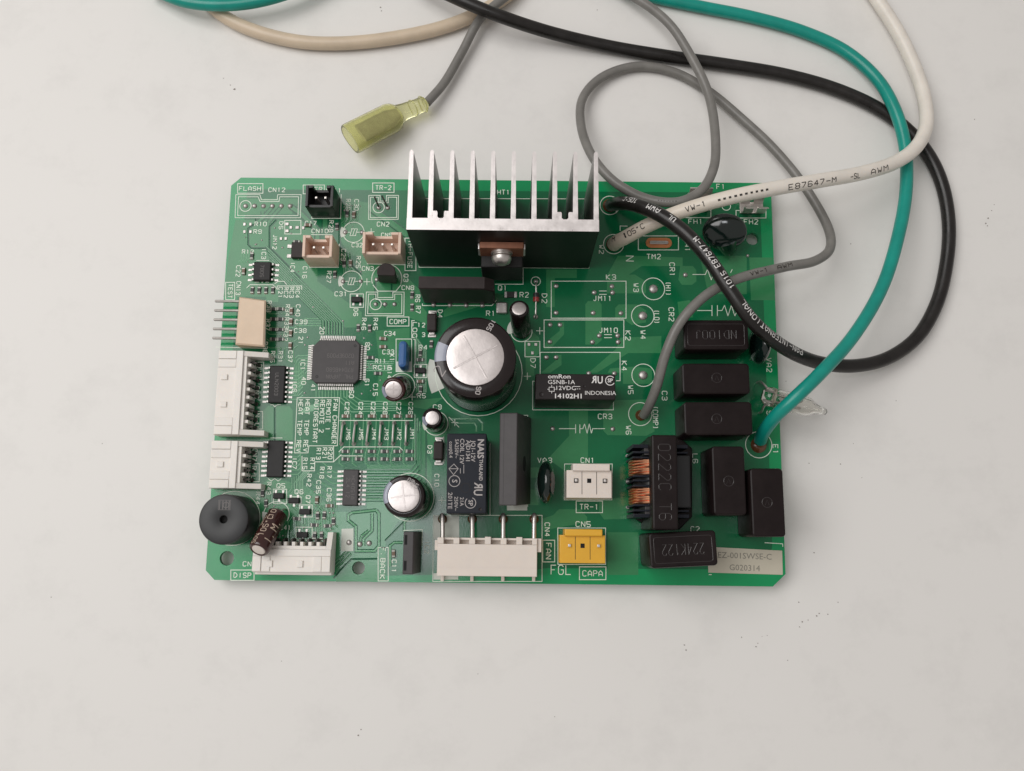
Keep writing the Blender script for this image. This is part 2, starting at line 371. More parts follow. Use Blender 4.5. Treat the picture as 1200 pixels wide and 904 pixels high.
# crumbs and small scuffs on the laminate, where the photograph shows them
m = MB()
SPECKS = [(262, 92, 2), (275, 105, 4), (270, 100, 2), (446, 9, 3), (447, 13, 2), (869, 747, 2.2), (886, 758, 2.5), (888, 754, 1.5), (893, 746, 1.5), (899, 745, 1.5), (937, 735, 2), (940, 729, 2.5), (947, 727, 1.6), (957, 722, 2.4), (960, 719, 2), (970, 720, 2),
 (802, 756, 2.5), (804, 762, 2.5), (923, 774, 1.5), (1155, 262, 3), (1158, 256, 2.5), (1162, 247, 1.8), (1165, 240, 1.5), (1157, 265, 2), (1142, 140, 2), (997, 286, 1.8), (948, 543, 2), (985, 544, 2), (921, 447, 2), (954, 648, 2.4), (936, 706, 2), (982, 706, 1.8), (420, 862, 3), (330, 775, 1.5), (423, 855, 2), (700, 12, 2), (1080, 92, 1.6),
 (120, 520, 1.5), (60, 700, 1.5), (1000, 520, 1.6), (1010, 560, 1.5), (1050, 470, 1.6), (560, 790, 1.5), (650, 840, 1.4)]
for px, py, r in SPECKS:
    c = P(px, py, TZ); rr = r * 0.095; n = 7; a0 = random.random() * 6
    pl = [(c.x + rr * random.uniform(.5, 1.15) * math.cos(a0 + 6.283 * i / n), c.y + rr * random.uniform(.4, 1.0) * math.sin(a0 + 6.283 * i / n)) for i in range(n)]
    m.prism(pl, TZ + .005, TZ + .08, 0.0)
obj('dirt_specks', m, 'dust', None, (0, 0, TZ), kind='stuff', label='tiny dark crumbs scattered over the white tabletop', smooth=0)

# ------------------------------------------------------------------ the circuit board
board = bpy.data.objects.new('circuit_board', None); COL.objects.link(board); board.location = (0, 0, 0); board['_o'] = (0.0, 0.0, TZ); ALL.append(board)
board.empty_display_size = 0.02
board['label'] = 'green printed circuit board crowded with electronic components, lying on the white table'; board['category'] = 'circuit board'
W2, H2 = 75.0, 54.84
OUT = [(-W2 + 2.6, H2), (W2, H2), (W2, -H2 + 3.2), (W2 - 3.4, -H2), (-W2 + 2.4, -H2), (-W2, -H2 + 2.4), (-W2, H2 - 2.4)][::-1]
HOLES = [(265.8, 654.5, 8.4), (420, 665.8, 7.6), (881.7, 280, 7.4)]
def pxmm(px, py): return (P(px + 1, py) - P(px, py)).length
def hole_loops():
    out = []
    for px, py, r in HOLES:
        c = P(px, py); rr = r * pxmm(px, py); out.append([(c.x + rr * math.cos(6.28319 * i / 28), c.y + rr * math.sin(6.28319 * i / 28)) for i in range(28)])
    return out
def fill2d(loops, extrude=0.0):
    cu = bpy.data.curves.new('b', 'CURVE'); cu.dimensions = '2D'; cu.fill_mode = 'BOTH' if extrude else 'FRONT'; cu.extrude = extrude
    for lp in loops:
        sp = cu.splines.new('POLY'); sp.points.add(len(lp) - 1); sp.use_cyclic_u = True
        for q, (x, y) in zip(sp.points, lp): q.co = (x, y, 0, 1)
    o = bpy.data.objects.new('b', cu); COL.objects.link(o)
    me = bpy.data.meshes.new_from_object(o.evaluated_get(bpy.context.evaluated_depsgraph_get()))
    mb = MB(); mb.v = [(v.co.x, v.co.y, v.co.z - extrude) for v in me.vertices]
    for p in me.polygons: mb.f.append(tuple(p.vertices)); mb.mi.append(0 if abs(p.normal.z) > .5 else 1)
    bpy.data.objects.remove(o); bpy.data.curves.remove(cu); bpy.data.meshes.remove(me); return mb
panel = obj('board_panel', fill2d([OUT] + hole_loops(), 0.8), ['mask_rim', 'mask_edge'], board, (0, 0, -1.6), smooth=0)

# copper under the solder mask: pours, dark isolation gaps, tracks
cu = MB()
def PL(pts, h=0): return [tuple(P(x, y, h)) for x, y in pts]
def ccw(pl): return pl if sum(a[0] * b[1] - b[0] * a[1] for a, b in zip(pl, pl[1:] + pl[:1])) > 0 else pl[::-1]
POURS = [
 [(276, 258), (352, 258), (372, 276), (372, 330), (424, 366), (424, 384), (403, 384), (396, 372), (340, 318), (326, 336), (326, 354), (312, 354), (312, 348), (262, 348), (268, 300)],
 [(279, 233), (350, 233), (350, 237), (342, 251), (281, 252)],
 [(405, 236), (418, 232), (430, 244), (430, 300), (410, 300), (398, 280), (398, 262)],
 [(420, 236), (432, 238), (452, 258), (474, 272), (474, 322), (492, 340), (492, 356), (500, 366), (500, 380), (478, 372), (440, 372), (422, 352), (420, 320)],
 [(326, 476), (339, 476), (343, 481), (343, 516), (323.5, 516), (323.5, 477)], [(314, 476), (320.5, 477), (320.5, 516), (305, 516), (308, 482)],
 [(440, 388), (480, 384), (480, 470), (520, 466), (500, 480), (440, 470), (445, 430)],
 [(393, 600), (470, 600), (470, 606), (452, 634), (452, 681), (394, 682), (392, 640)],
 [(250, 576), (300, 572), (318, 560), (360, 570), (392, 600), (392, 636), (300, 640), (300, 600), (262, 578)],
 [(430, 545), (484, 545), (498, 530), (506, 545), (506, 604), (470, 612), (430, 598)],
 [(500, 480), (524, 492), (524, 506), (505, 540), (498, 500)],
 [(712, 322), (744, 322), (757, 330), (757, 344), (711, 344)], [(686, 357), (689, 353), (702, 353), (705, 357), (705, 399), (699, 404), (686, 404)],
 [(721, 361), (725, 357), (746, 357), (757, 364), (757, 378), (740, 381), (732, 375), (721, 374)],
 [(727, 396), (775, 394), (775, 414), (736, 414), (700, 437), (690, 437), (722, 409)], [(640, 401), (656, 388), (656, 378), (661, 378), (661, 392), (644, 410), (637, 410)],
 [(634, 437), (651, 423), (651, 416), (658, 416), (658, 428), (645, 437)], [(715, 432), (742, 430), (764, 432), (764, 450), (730, 450), (730, 437), (712, 437)],
 [(707, 470), (765, 468), (767, 506), (757, 511), (712, 510), (707, 505)], [(666.5, 481), (689, 481), (689, 543), (676, 562), (642, 538), (667, 511)],
 [(618, 548), (632, 548), (632, 560), (618, 560)], [(618, 574), (631, 574), (631, 592), (616, 592)],
 [(636, 608), (648, 604), (655, 597), (680, 597), (688, 606), (688, 612), (636, 622)], [(702, 585), (736, 583), (736, 608), (708, 609), (702, 601)],
 [(712, 624), (748, 624), (748, 674), (712, 674)],
 [(878, 302), (905.5, 302), (908, 352), (880, 352)], [(797, 312), (812, 312), (816, 317), (816, 330), (811, 334), (799, 334), (795, 328)],
 [(794, 354), (808, 352), (812, 358), (812, 372), (796, 374)], [(742, 300), (800, 302), (800, 312), (752, 312), (725, 330), (712, 322), (724, 300)],
 [(640, 316), (676, 316), (676, 326), (650, 326), (650, 360), (640, 360)], [(556, 336), (590, 346), (590, 352), (560, 360), (520, 372), (520, 364)],
 [(820, 300), (875, 300), (875, 345), (830, 345)], [(612, 378), (632, 396), (632, 414), (626, 420), (626, 440), (616, 446), (616, 404)],
]
def inside(p, pl):
    r = False
    for (x0, y0), (x1, y1) in zip(pl, pl[1:] + pl[:1]):
        if (y0 > p[1]) != (y1 > p[1]) and p[0] < (x1 - x0) * (p[1] - y0) / (y1 - y0) + x0: r = not r
    return r
def pour(pl, z, mi):
    pl = PL(pl); hl = [h_ for h_ in hole_loops() if inside(h_[0], pl) and inside(h_[14], pl)]
    cu.add(fill2d([pl] + [[(x * 1.0, y * 1.0) for x, y in h_] for h_ in hl]), Matrix.Translation((0, 0, z)), mi)
pour([(290, 222), (890, 226), (893, 300), (905, 640), (900, 668), (640, 666), (600, 672), (400, 676), (392, 640), (300, 640), (258, 632), (262, 560), (272, 420), (284, 280)], 0.006, 1)
for pl in POURS: pour(pl, 0.012 + zjit() * .3, 0)
def track(pts, w=1.0, gap=0.0):
    k = pxmm(*pts[0])
    if gap: cu.m = 2; cu.ribbon(PL(pts), (w + 2 * gap) * k, 0.046 + zjit() * .3, False, -0.028)
    if w: cu.m = 3 if w < 2.5 else 0; cu.ribbon(PL(pts), w * k, (0.036 if gap else 0.020) + zjit() * .3, False, 0.010)
# tracks fanning from the square chip
for i in range(8):
    xe = 401.5 - 3.3 * i; y0 = 337 + 2.9 * i
    track([(312 + i * 1.5, y0 - 48 + i * 1.5), (xe, y0 + xe - 360), (xe, 392)], 1.1, 1.0)
for i in range(4): y = 373.5 + 2.8 * i; track([(354 - i * 3, y + 4), (358 - i * 2, y), (377, y), (377 + 9 - i * 2.5, y + 9 - i * 2), (386 - i * 2.6, 391)], 1.0)
for i in range(7): x = 346 + 1.9 * i; track([(362, 417 + 3 * i), (x + 3, 417 + 3 * i), (x, 420 + 3 * i), (x, 448), (x - 10, 458 + i)], 0.9)
for i in range(12): x = 370.5 + 3.6 * i; track([(x, 456), (x, 466 + (i % 3))], 0.9)
for i in range(5): track([(396 + 3.6 * i, 458), (396 + 3.6 * i, 462 + 1.5 * (4 - i)), (412 + 3.0 * i, 480 - 3.2 * i + 3), (466, 480 - 2.4 * i + 1)], 0.9)
for i in range(6): track([(427, 424 + 2.1 * i), (462 - i, 424 + 2.1 * i)], 0.8)
for i in range(9): track([(350 + 2 * i, 486 - 0.5 * i), (357 + 2 * i + 3, 476 - 0.5 * i)], 0.9)
for i in range(8): y = 436 + 4.6 * i; track([(341, y), (350 - (i % 3), y), (355, y - 5)], 1.0)
for i in range(8): y = 520.5 + 5.1 * i; track([(340, y), (349, y), (352, y - 3), (352, 512)], 0.9)
for i in range(6): y = 553 + 6.5 * i; track([(428, y), (482 - 1.2 * i, y), (490 + 1.5 * i, y - 9 - 1.5 * i), (490 + 1.5 * i, 508 - 3 * i)], 3.0, 1.1)
for i in range(5): track([(486 + 2.8 * i, 540), (486 + 2.8 * i, 486 + 4 * i)], 1.1, 0.8)
for i in range(6): y = 554 + 6.4 * i; track([(402, y), (392 - i, y), (378 - i * 3, y - 12)], 0.9)
track([(300, 256), (300, 262), (291, 268), (291, 287), (295, 291), (311, 291), (352, 333)], 0, 1.1)
track([(324, 258), (316, 266), (316, 290), (352, 326)], 0, 1.2)
track([(322, 516), (322, 477)], 0, 0.9)
track([(308, 248), (308, 256), (300, 262)], 3.0, 1.2); track([(319, 243), (312, 251), (303, 260)], 3.0, 1.0); track([(329, 243), (322, 251), (314, 262)], 3, 1.0)
track([(340, 242), (352, 250), (372, 270), (372, 300)], 5, 1.4); track([(398, 256), (398, 288), (412, 310), (424, 322)], 0, 1.4); track([(381, 256), (381, 270)], 6, 1)
track([(434, 244), (462, 264), (478, 276)], 7, 1.3); track([(440, 330), (440, 350), (452, 360)], 0, 1.2); track([(459, 333), (459, 345)], 0, 1.0)
track([(451, 634), (474, 611), (483, 606)], 0, 1.0); track([(391, 678), (400, 667), (412, 655.5), (442, 655)], 0, 1.1)
for i in range(3): track([(391 + 2 * i, 661 + 2.4 * i), (398 + 2 * i, 654 + 2.4 * i), (408 + 2 * i, 644.5 + 2.4 * i)], 1.0, .8)
# fine tracks between the small parts
for x in (411, 426, 441, 456, 471, 485.5): track([(x, 485), (x, 493), (x - 1.5, 522), (x - 1.5, 541)], 0.9)
for x in (399.5, 415, 430, 445, 460, 474.5): track([(x, 490), (x, 526), (x - 2, 533), (x - 2, 543), (x + 3, 547)], 0.9)
for i in range(9):
    x = 321 + 6.6 * i; track([(x, 642), (x, 622 - 2 * (i % 3)), (x + 3, 618 - 2 * (i % 3)), (x + 3, 604 + 3 * (i % 2))], 1.0, .5)
for i in range(6): track([(342 + 2.6 * i, 560 - i), (342 + 2.6 * i, 572 + 2 * i), (338 + 2.6 * i, 577 + 2 * i)], .9, .4)
for i in range(7):
    y = 357 + 8 * i; track([(312, y), (316, y + 3), (345, y + 3), (349, y)], .9, .4)
for i in range(5): track([(324 + 5 * i, 408), (324 + 5 * i, 415 + 2 * i), (328 + 5 * i, 420 + 2 * i)], .9, .4)
for i in range(6): track([(283 + 3 * i, 296 - i), (283 + 3 * i, 304), (279 + 3 * i, 308)], .8)
for i in range(5): track([(368 + 5 * i, 600 - 4 * i), (372 + 5 * i, 604), (372 + 5 * i, 626 - 3 * i), (376 + 5 * i, 630 - 3 * i)], 1.0, .6)
for i in range(6): track([(484 + 2.2 * i, 392 + 3 * i), (488 + 2.2 * i, 396 + 3 * i), (488 + 2.2 * i, 460)], .9, .4)
for i in range(4): track([(398 + 4 * i, 296), (398 + 4 * i, 306 + 2 * i), (403 + 4 * i, 311 + 2 * i), (403 + 4 * i, 320)], .9, .6)
for i in range(4): track([(404 + 5 * i, 240), (404 + 5 * i, 258), (400 + 5 * i, 262)], .9, .6)
for i in range(5): track([(300 + 7 * i, 573), (304 + 7 * i, 577), (304 + 7 * i, 592)], .9, .5)
LOOP = [(441, 598), (444, 602), (444, 640), (439, 646), (417, 646), (417, 617), (408, 610), (408, 604), (412, 601), (441, 598)]
track(LOOP, 2.0, 1.2); track([(436, 602), (436, 622), (426, 632), (426, 640)], 2.0, 1.2); track([(432, 622), (424, 628), (420, 640)], 1.5, 1.0)
track([(457, 664), (457, 640), (462, 636), (472, 636)], 1.8, 1.0); track([(474, 623), (474, 612), (482, 606)], 2.0, 1.0)
for i in range(5): track([(338 + 8 * i, 640), (338 + 8 * i, 612 - 3 * i), (344 + 8 * i, 604 - 3 * i)], 1.2, 0.9)
for i in range(4): track([(345 + 3 * i, 575), (345 + 3 * i, 566 - i), (352 + 3 * i, 558 - i), (357 + 2 * i, 552)], 1.0, 0.6)
track([(527, 503), (527, 491), (560, 491), (565, 496), (565, 505)], 1.2, .5); track([(535, 496), (556, 496), (558, 500), (558, 506)], 1.2, .5)
for k in range(26):   # short odd tracks between the small chips
    x = random.uniform(320, 400); y = random.uniform(575, 630); d = random.choice([(0, 8), (6, 6), (-5, 5), (9, 0)]); track([(x, y), (x + d[0], y + d[1])], 1.1, 0.7)
obj('copper_tracks', cu, ['mask_copper', 'mask_bare', 'mask_gap', 'mask_track'], panel, (0, 0, 0), kind='stuff', smooth=0)

# white printing on the board
sk = MB()
TEXT = [("FLASH", 293, 221.3, 5.2, 0, 25), ("CN12", 324.5, 222.8, 5.2, 0, 19), ("THER", 368, 222, 5, 0, 19), ("CN11", 391, 223.5, 5, 0, 17), ("R10", 305.5, 262.8, 5, 0, 13.5), ("R9", 302, 271.8, 5, 0, 9), ("D5", 329.5, 264.5, 4.6, -90, 9),
 ("JM12", 322.3, 284, 4.6, -90, 17), ("R12", 290.5, 295.3, 4.8, 0, 13), ("IC3", 309.3, 297.5, 5, -90, 13), ("IC4", 343, 313.3, 5, -90, 12), ("C16", 357.3, 319.5, 5, -90, 14), ("C17", 364.3, 261.8, 5, 0, 13), ("CN10", 375, 271, 5, 0, 19),
 ("R28", 388, 265.5, 5, -90, 14), ("R26", 408, 240, 5, -90, 13), ("C30", 417.8, 240.5, 5, -90, 13), ("C32", 418.5, 287.5, 5, 0, 12), ("C29", 402.5, 299, 5, -90, 14), ("R25", 420, 307.5, 5, -90, 14), ("C22", 279.3, 318, 5, -90, 13),
 ("R27", 385.5, 325, 5, -90, 14), ("C31", 399.5, 344.7, 5.4, 0, 14), ("TR-2", 449.3, 220.3, 5.4, 0, 18), ("CN2", 449, 263, 5.4, 0, 14), ("CN3", 431, 315, 5.4, 0, 13), ("CN9", 453, 275.5, 4.5, 0, 12), ("Q3", 475.7, 326, 5.2, -90, 9), ("CN8", 478, 337.5, 5.2, 0, 14),
 ("TH-FUSE", 480.7, 298, 5.2, -90, 34), ("D6", 417, 366.3, 5, -90, 8.5), ("R46", 426.5, 380, 5, -90, 14), ("R45", 440, 380, 5, -90, 14), ("R6", 489.5, 350, 5.4, -90, 8.5), ("R7", 490, 363.3, 5.4, -90, 8.5), ("D4", 515.8, 368, 5.4, -90, 9),
 ("LOC", 486.2, 387, 5, -90, 18), ("1", 491, 381, 5, 0, None), ("2", 496.3, 381.3, 5, 0, None), ("3", 496.3, 392.5, 5, 0, None), ("COMP", 466.4, 377.2, 5.4, 0, 19), ("C34", 457, 391.2, 5.4, 0, 13), ("C33", 455, 412.7, 5.4, 0, 13), ("R11", 446, 423.3, 4.8, 0, 12), ("RC15", 448, 431, 5, 0, 21),
 ("R4", 495.8, 407.3, 5.4, 0, 9.5), ("R5", 494, 464, 5.4, 0, 9.5), ("X1", 459.5, 419, 5.4, -90, 8.5), ("C14", 456.5, 437, 5, -90, 13), ("C15", 440, 457, 5.2, -90, 14), ("20", 377.4, 387.5, 5.2, -90, 8.5), ("21", 352.5, 399, 5, -90, 8.5), ("40", 356, 446.5, 5.2, -90, 8.5), ("41", 367, 454.7, 5, -90, 8.5), ("60", 411.9, 462, 5.2, -90, 8.5), ("61", 430, 448.7, 5, -90, 8.5), ("80", 430.8, 406, 5.2, -90, 8.5), ("IC1", 355, 427, 5.2, -90, 13),
 ("TEST", 270, 341.3, 5, -90, 17), ("CN13", 279.5, 338, 5.2, -90, 16), ("C21", 328.7, 343, 4.6, -90, 12.5), ("RC2", 335.4, 343, 4.6, -90, 12.5), ("RC3", 342, 343, 4.6, -90, 12.5), ("RC4", 348.8, 343, 4.6, -90, 12.5), ("R38", 315.5, 359.5, 4.8, -90, 13), ("R37", 314, 381, 4.8, -90, 13), ("R36", 311, 407.5, 4.8, -90, 13), ("R35", 319.6, 418.5, 4.8, -90, 13), ("R31", 328.7, 418.5, 4.8, -90, 13), ("R34", 337, 364, 4.8, -90, 13.5), ("R33", 336, 379, 4.8, -90, 13.5), ("R32", 335, 393, 4.8, -90, 13.5), ("C40", 349.3, 364, 4.8, -90, 13.5), ("C39", 353, 377.5, 5, 0, 14), ("C38", 352, 387.7, 5, 0, 14), ("C37", 340.3, 418, 4.8, -90, 13.5),
 ("OJE", 304, 434.8, 5, -90, 15), ("CN6", 301.3, 460, 5.2, -90, 14), ("N-U", 301.5, 492.7, 5.2, -90, 16), ("CN7", 298.7, 533.3, 5.2, -90, 14), ("R/L", 297.5, 554.3, 5.2, -90, 15), ("IC6", 345.3, 453, 5, -90, 13), ("IC7", 345.3, 543, 5, -90, 13),
 ("FAN CHANGER", 392.3, 494, 5, -90, 52), ("REMOTE 1", 384.7, 486.5, 5, -90, 36), ("REMOTE 2", 377.3, 488, 5, -90, 38), ("AUTORESTART", 370, 493.7, 5, -90, 51), ("HEAT TEMP REV", 359.3, 498.7, 5, -90, 61), ("HEAT TEMP REV", 351.2, 499, 5, -90, 61), ("C25", 406.7, 478.7, 4.8, -90, 14), ("C24", 422.7, 478.7, 4.8, -90, 14), ("C23", 437.3, 478.7, 4.8, -90, 14), ("C28", 451.5, 478.7, 4.8, -90, 14), ("C27", 467.3, 478.7, 4.8, -90, 14), ("C26", 481.3, 478.7, 4.8, -90, 14), ("JM6", 408.3, 508.5, 4.6, -90, 14), ("JM5", 423.3, 508.5, 4.6, -90, 14), ("JM4", 438.3, 508.5, 4.6, -90, 14), ("JM3", 453, 508.5, 4.6, -90, 14), ("JM2", 468, 508.5, 4.6, -90, 14), ("JM1", 483, 508.5, 4.6, -90, 14), ("R20", 387, 531.5, 5, -90, 13), ("R21", 380.5, 531.5, 5, -90, 13), ("R13", 373.3, 532, 5, -90, 13), ("R14", 366, 543.5, 5, -90, 13), ("R15", 357.5, 543.5, 5, -90, 13), ("R17", 386, 553.5, 5, -90, 13), ("R18", 377.3, 554.2, 5, -90, 13), ("R42", 362.2, 563, 5, -90, 14), ("C35", 373.3, 571, 5, -90, 15), ("C36", 385.7, 580, 5, -90, 15),
 ("R43", 315, 572.5, 5, -90, 14), ("R44", 302.3, 584, 5, -90, 14), ("Q5", 329.3, 569.5, 5.2, 0, 9.5), ("Q6", 350.5, 576.5, 5.2, 0, 9.5), ("Q7", 361, 585.5, 5, -90, 9), ("C41", 334.5, 618.5, 5, 0, 12), ("CN", 289.7, 661, 5.4, 0, 9.5), ("DISP", 284.2, 674.3, 5.6, 0, 20), ("F.BACK", 448.6, 660, 5.4, -90, 36), ("C11", 461.8, 663.5, 5.2, -90, 14), ("IC2", 500.2, 641.5, 5.4, -90, 14), ("C10", 511.8, 563, 5.2, -90, 14), ("C9", 512.5, 477.2, 5.4, 0, 9.5), ("D3", 503.7, 527, 5, -90, 9),
 ("CN4", 641.3, 620.7, 5.8, -90, 15.5), ("FAN", 642.8, 646, 6.3, -90, 18), ("FGL", 657.3, 668, 11, 0, 23), ("CN5", 683.4, 614.5, 6.2, 0, 17), ("CAPA", 694.4, 672.2, 6.6, 0, 23), ("TR-1", 690.3, 594.2, 6.2, 0, 21.5), ("CN1", 688.5, 539.7, 6, 0, 15.5), ("VA3", 638.3, 539.7, 6, 0, 16.5), ("CR3", 709, 488.3, 6, 0, 16), ("W6", 736.5, 504.3, 6, -90, 10), ("W5", 739, 457, 6, -90, 10), ("K4", 731.5, 429, 6, -90, 11), ("K2", 735.8, 393.5, 6, -90, 11), ("K3", 716, 325, 6, 0, 11), ("JM11", 706, 350, 6, 0, 21), ("JM10", 713, 387.3, 6, 0, 21), ("W3", 745.3, 337.3, 6, -90, 10), ("(HI)", 783, 338.5, 6, -90, 16.5), ("(LO)", 769.5, 371.5, 6, -90, 16.5), ("W4", 753.5, 392.5, 6, -90, 10), ("(COMP)", 768, 489.5, 6, -90, 27),
 ("D2", 638, 350, 6, -90, 11), ("R2", 614.3, 345.8, 6, 0, 10), ("R1", 575, 367.5, 6, 0, 10), ("D7", 624.5, 426, 6, -90, 11), ("Q1", 589, 337.7, 6, 0, 10), ("TM2", 766, 301, 6, 0, 16), ("N", 738, 303.3, 9.5, -90, None), ("L", 731, 268, 9, -90, None), ("W2", 704.8, 292.5, 5.4, -90, 10.5), ("FH1", 815, 259.8, 6, 0, 16), ("FH2", 880, 260.2, 6, 0, 16), ("F1", 844.5, 219, 6, 0, 9.5), ("CR1", 787.6, 316, 6, -90, 16), ("CR2", 786.7, 368.7, 6, -90, 16), ("C3", 778.8, 464, 6, -90, 10.5), ("VA2", 901.2, 428, 6, -90, 16.5), ("VA1", 805.5, 287, 6, -90, 16), ("SA", 901.5, 487, 6, -90, 10.5), ("E1", 908.7, 526.5, 6, -90, 10.5), ("L6", 814.6, 537.5, 6, -90, 10.5), ("C2", 814.5, 620.3, 6, 0, 10), ("HT1", 590, 225.6, 5.6, 0, 14)]
for s, x, y, h, a, wd in TEXT:
    k = pxmm(x, y); put_text(sk, s, P(x, y), h * k * 0.96, R(a), wd * k if wd else None, lw=0.205)
def sline(pts, w=0.9, closed=False): sk.ribbon(PL(pts), w * pxmm(*pts[0]), 0.072 + zjit(), closed)
def srect(x0, y0, x1, y1, w=0.9): sline([(x0, y0), (x1, y0), (x1, y1), (x0, y1)], w, True)
def scirc(x, y, r, w=0.9, a0=0, a1=360): c = P(x, y); k = pxmm(x, y); sk.circ(c.x, c.y, r * k, w * k, 0.072 + zjit(), 32, a0, a1)
def splus(x, y, r=4): sline([(x - r, y), (x + r, y)], .8); sline([(x, y - r), (x, y + r)], .8)
for q in [(278.6, 215.6, 308.2, 226.8), (355.4, 217.2, 380.2, 227.5), (436.8, 214.8, 461.8, 225.8), (333.8, 258.6, 352.7, 274.6), (410.4, 344.8, 426, 360.5), (453.8, 371.8, 479.2, 382.4), (264.6, 331.2, 275.2, 351.5), (299.5, 424.6, 309, 445), (295.6, 482.4, 307.8, 503), (291.5, 543.4, 304, 564.6), (270.6, 668.2, 297.8, 680.2), (443.2, 641.8, 455, 681), (636, 633.3, 650, 658.7), (679, 664.5, 710, 679.5), (675.2, 587.4, 706, 601), (646, 329.8, 733.6, 373.2), (637.6, 375.2, 731, 407.4), (615.2, 400.4, 632.6, 418.4), (748, 276.8, 795, 293.2), (862.5, 247, 897.5, 255.8), (798.5, 246.5, 833, 255.4), (474.6, 279.4, 487.4, 317.4), (464.2, 397.6, 482.4, 435.8), (485.6, 427.4, 500.4, 442.6), (320.5, 573.5, 336, 590), (340.5, 582.5, 353, 590.5), (351, 592, 366, 606), (347, 618, 366, 633)]: srect(*q)
for pts in ([(276.5, 228.5), (304.6, 228.5), (306.5, 234.5), (325, 234.5), (325.5, 228.5), (353, 228.5), (352, 255.5), (275.6, 255.5)], [(279.6, 231), (302.5, 231), (305, 236.6), (327, 236.6), (328, 231), (350, 231), (349.3, 253), (278.6, 253)],
            [(432.3, 229.3), (445.5, 229.3), (445.5, 236), (453, 236), (453, 229.3), (467, 229.3), (466.6, 257.4), (432, 257.4)], [(434.3, 231.5), (443.5, 231.5), (443.5, 238), (455, 238), (455, 231.5), (465, 231.5), (464.7, 255.3), (434, 255.3)],
            [(429.4, 342.6), (442.7, 342.6), (442.7, 349), (460.5, 349), (460.5, 342.6), (473.6, 342.6), (473.3, 370.3), (428.2, 370.3)], [(432, 345), (440.5, 345), (440.5, 351.3), (462.6, 351.3), (462.6, 345), (471, 345), (470.8, 368), (430.8, 368)],
            [(507.8, 604.2), (635.2, 604.2), (635.2, 681.6), (507.2, 681.6)], [(345.3, 531), (348.3, 466.3), (398, 466.3), (395.3, 522.7), (362, 522.7), (361, 531)], [(661.6, 544), (717.4, 544), (717, 586), (661.2, 586)], [(653.6, 619), (709.6, 619), (709.6, 661.6), (653.8, 661.6)]): sline(pts, .8, True)
for pts in ([(354, 534.5), (354, 552), (368.6, 552), (369, 541.5), (391, 541.5), (391, 523)], [(325, 340), (325, 335.4), (353.6, 335.4), (353.6, 340)], [(289, 338), (293, 334), (320, 334), (325, 339)], [(322, 333), (326, 330), (333, 330), (336, 334)],
            [(486, 376), (482.6, 376), (482.6, 396), (486, 396)], [(484.6, 398), (486.5, 398), (486.5, 426), (485, 430)], [(398, 493), (484, 493)], [(397, 530), (403, 524), (468, 524), (472, 528)], [(399, 534.5), (425, 534.5)], [(391, 541.5), (400, 533)],
            [(491, 313.6), (564, 313.8)], [(491, 307), (491, 313.6)], [(613, 314), (690, 314.6), (690.5, 307)], [(613, 314), (613, 333.4), (580, 333.4)], [(486, 233), (700, 233.4)], [(495, 356), (495, 358.4), (576.5, 358.4), (582, 352)],
            [(633, 447), (633, 413.2), (726.6, 413.2), (726.6, 446.5), (722, 446.5)], [(624.2, 480.6), (624.2, 447), (628, 447)], [(624.2, 480.6), (718.8, 480.6), (718.8, 470)], [(618.4, 594), (618.4, 487), (612, 487)], [(574.3, 520), (574.3, 604)],
            [(510, 543), (520, 543), (520, 512)], [(655, 502.6), (674.5, 502.6)], [(674.5, 497.6), (674.5, 508)], [(679.5, 497.6), (679.5, 508)], [(679.5, 502.6), (683, 502.6), (685, 497), (688, 508), (690.5, 497), (693, 508), (694.5, 502.6), (709, 502.6)],
            [(817, 364.2), (834, 364.2)], [(834.3, 358), (834.3, 370.6)], [(840.6, 358), (840.6, 370.6)], [(840.6, 364.2), (846, 364.2), (849, 358), (853, 370.6), (857, 358), (861, 370.6), (864, 364.2), (874, 364.2)],
            [(811.5, 322), (826.5, 322), (829, 316), (833.5, 328.5), (837, 316), (839, 322)], [(856, 320), (858, 316)], [(702, 341.3), (711, 341.3)], [(702, 345.3), (711, 345.3)], [(708, 392.4), (717, 392.4)], [(708, 396), (717, 396)],
            [(830.5, 673.6), (834, 673.6)], [(896, 636.2), (917, 637.5), (917.3, 641)], [(365.4, 250), (365.4, 256.3), (399.2, 256.3), (400, 228)], [(363, 308), (363, 313.6), (396.5, 313.6), (397.6, 286)], [(364.5, 275.3), (389.5, 275.3)], [(430.6, 305), (430.6, 309.6), (474, 310.6)],
            [(311.4, 352), (311, 406.5), (284, 406.5)], [(253, 407), (311, 408.5)], [(321, 640), (378, 634)], [(300.5, 305.6), (315.5, 305.6)], [(299, 331), (303.5, 331), (304.5, 329), (307.5, 331.5), (310, 329), (311.5, 331), (315.5, 331)],
            [(317, 474.5), (320, 474.5), (322, 477), (325, 474.5), (329, 474.5)], [(317, 513.5), (331, 513.5)], [(314, 561), (318, 564), (322, 561), (326, 564), (330, 561)], [(722, 250), (722, 244), (737, 243.2)], [(472.5, 622), (495, 620.8), (494.5, 640)]): sline(pts, .85)
for q in [(414.3, 272.5, 12.4), (411.8, 330, 12.6), (287.8, 241.7, 6.6), (443.8, 243.3, 6.6), (440.3, 356.8, 6.6), (453.3, 327, 17.6, .9, -20, 200), (273.4, 607.5, 31.4), (324, 603, 15, .9, -30, 190), (470.6, 452.8, 15.4), (511, 496.4, 14), (480.6, 582.8, 28), (561, 437, 51), (611, 388.5, 12.5, .9, 170, 370), (627.8, 330, 5.4), (765.6, 338.8, 13.2), (753.2, 370.4, 13.2), (753.8, 440, 13.4), (750.2, 485.5, 13.6), (714.6, 241, 11.4), (719, 286.4, 11.8), (889, 521.5, 15.4), (851, 242, 5)]: scirc(*q)
sline([(437, 334), (443, 341.5), (464, 341.5), (470, 334)], .9)
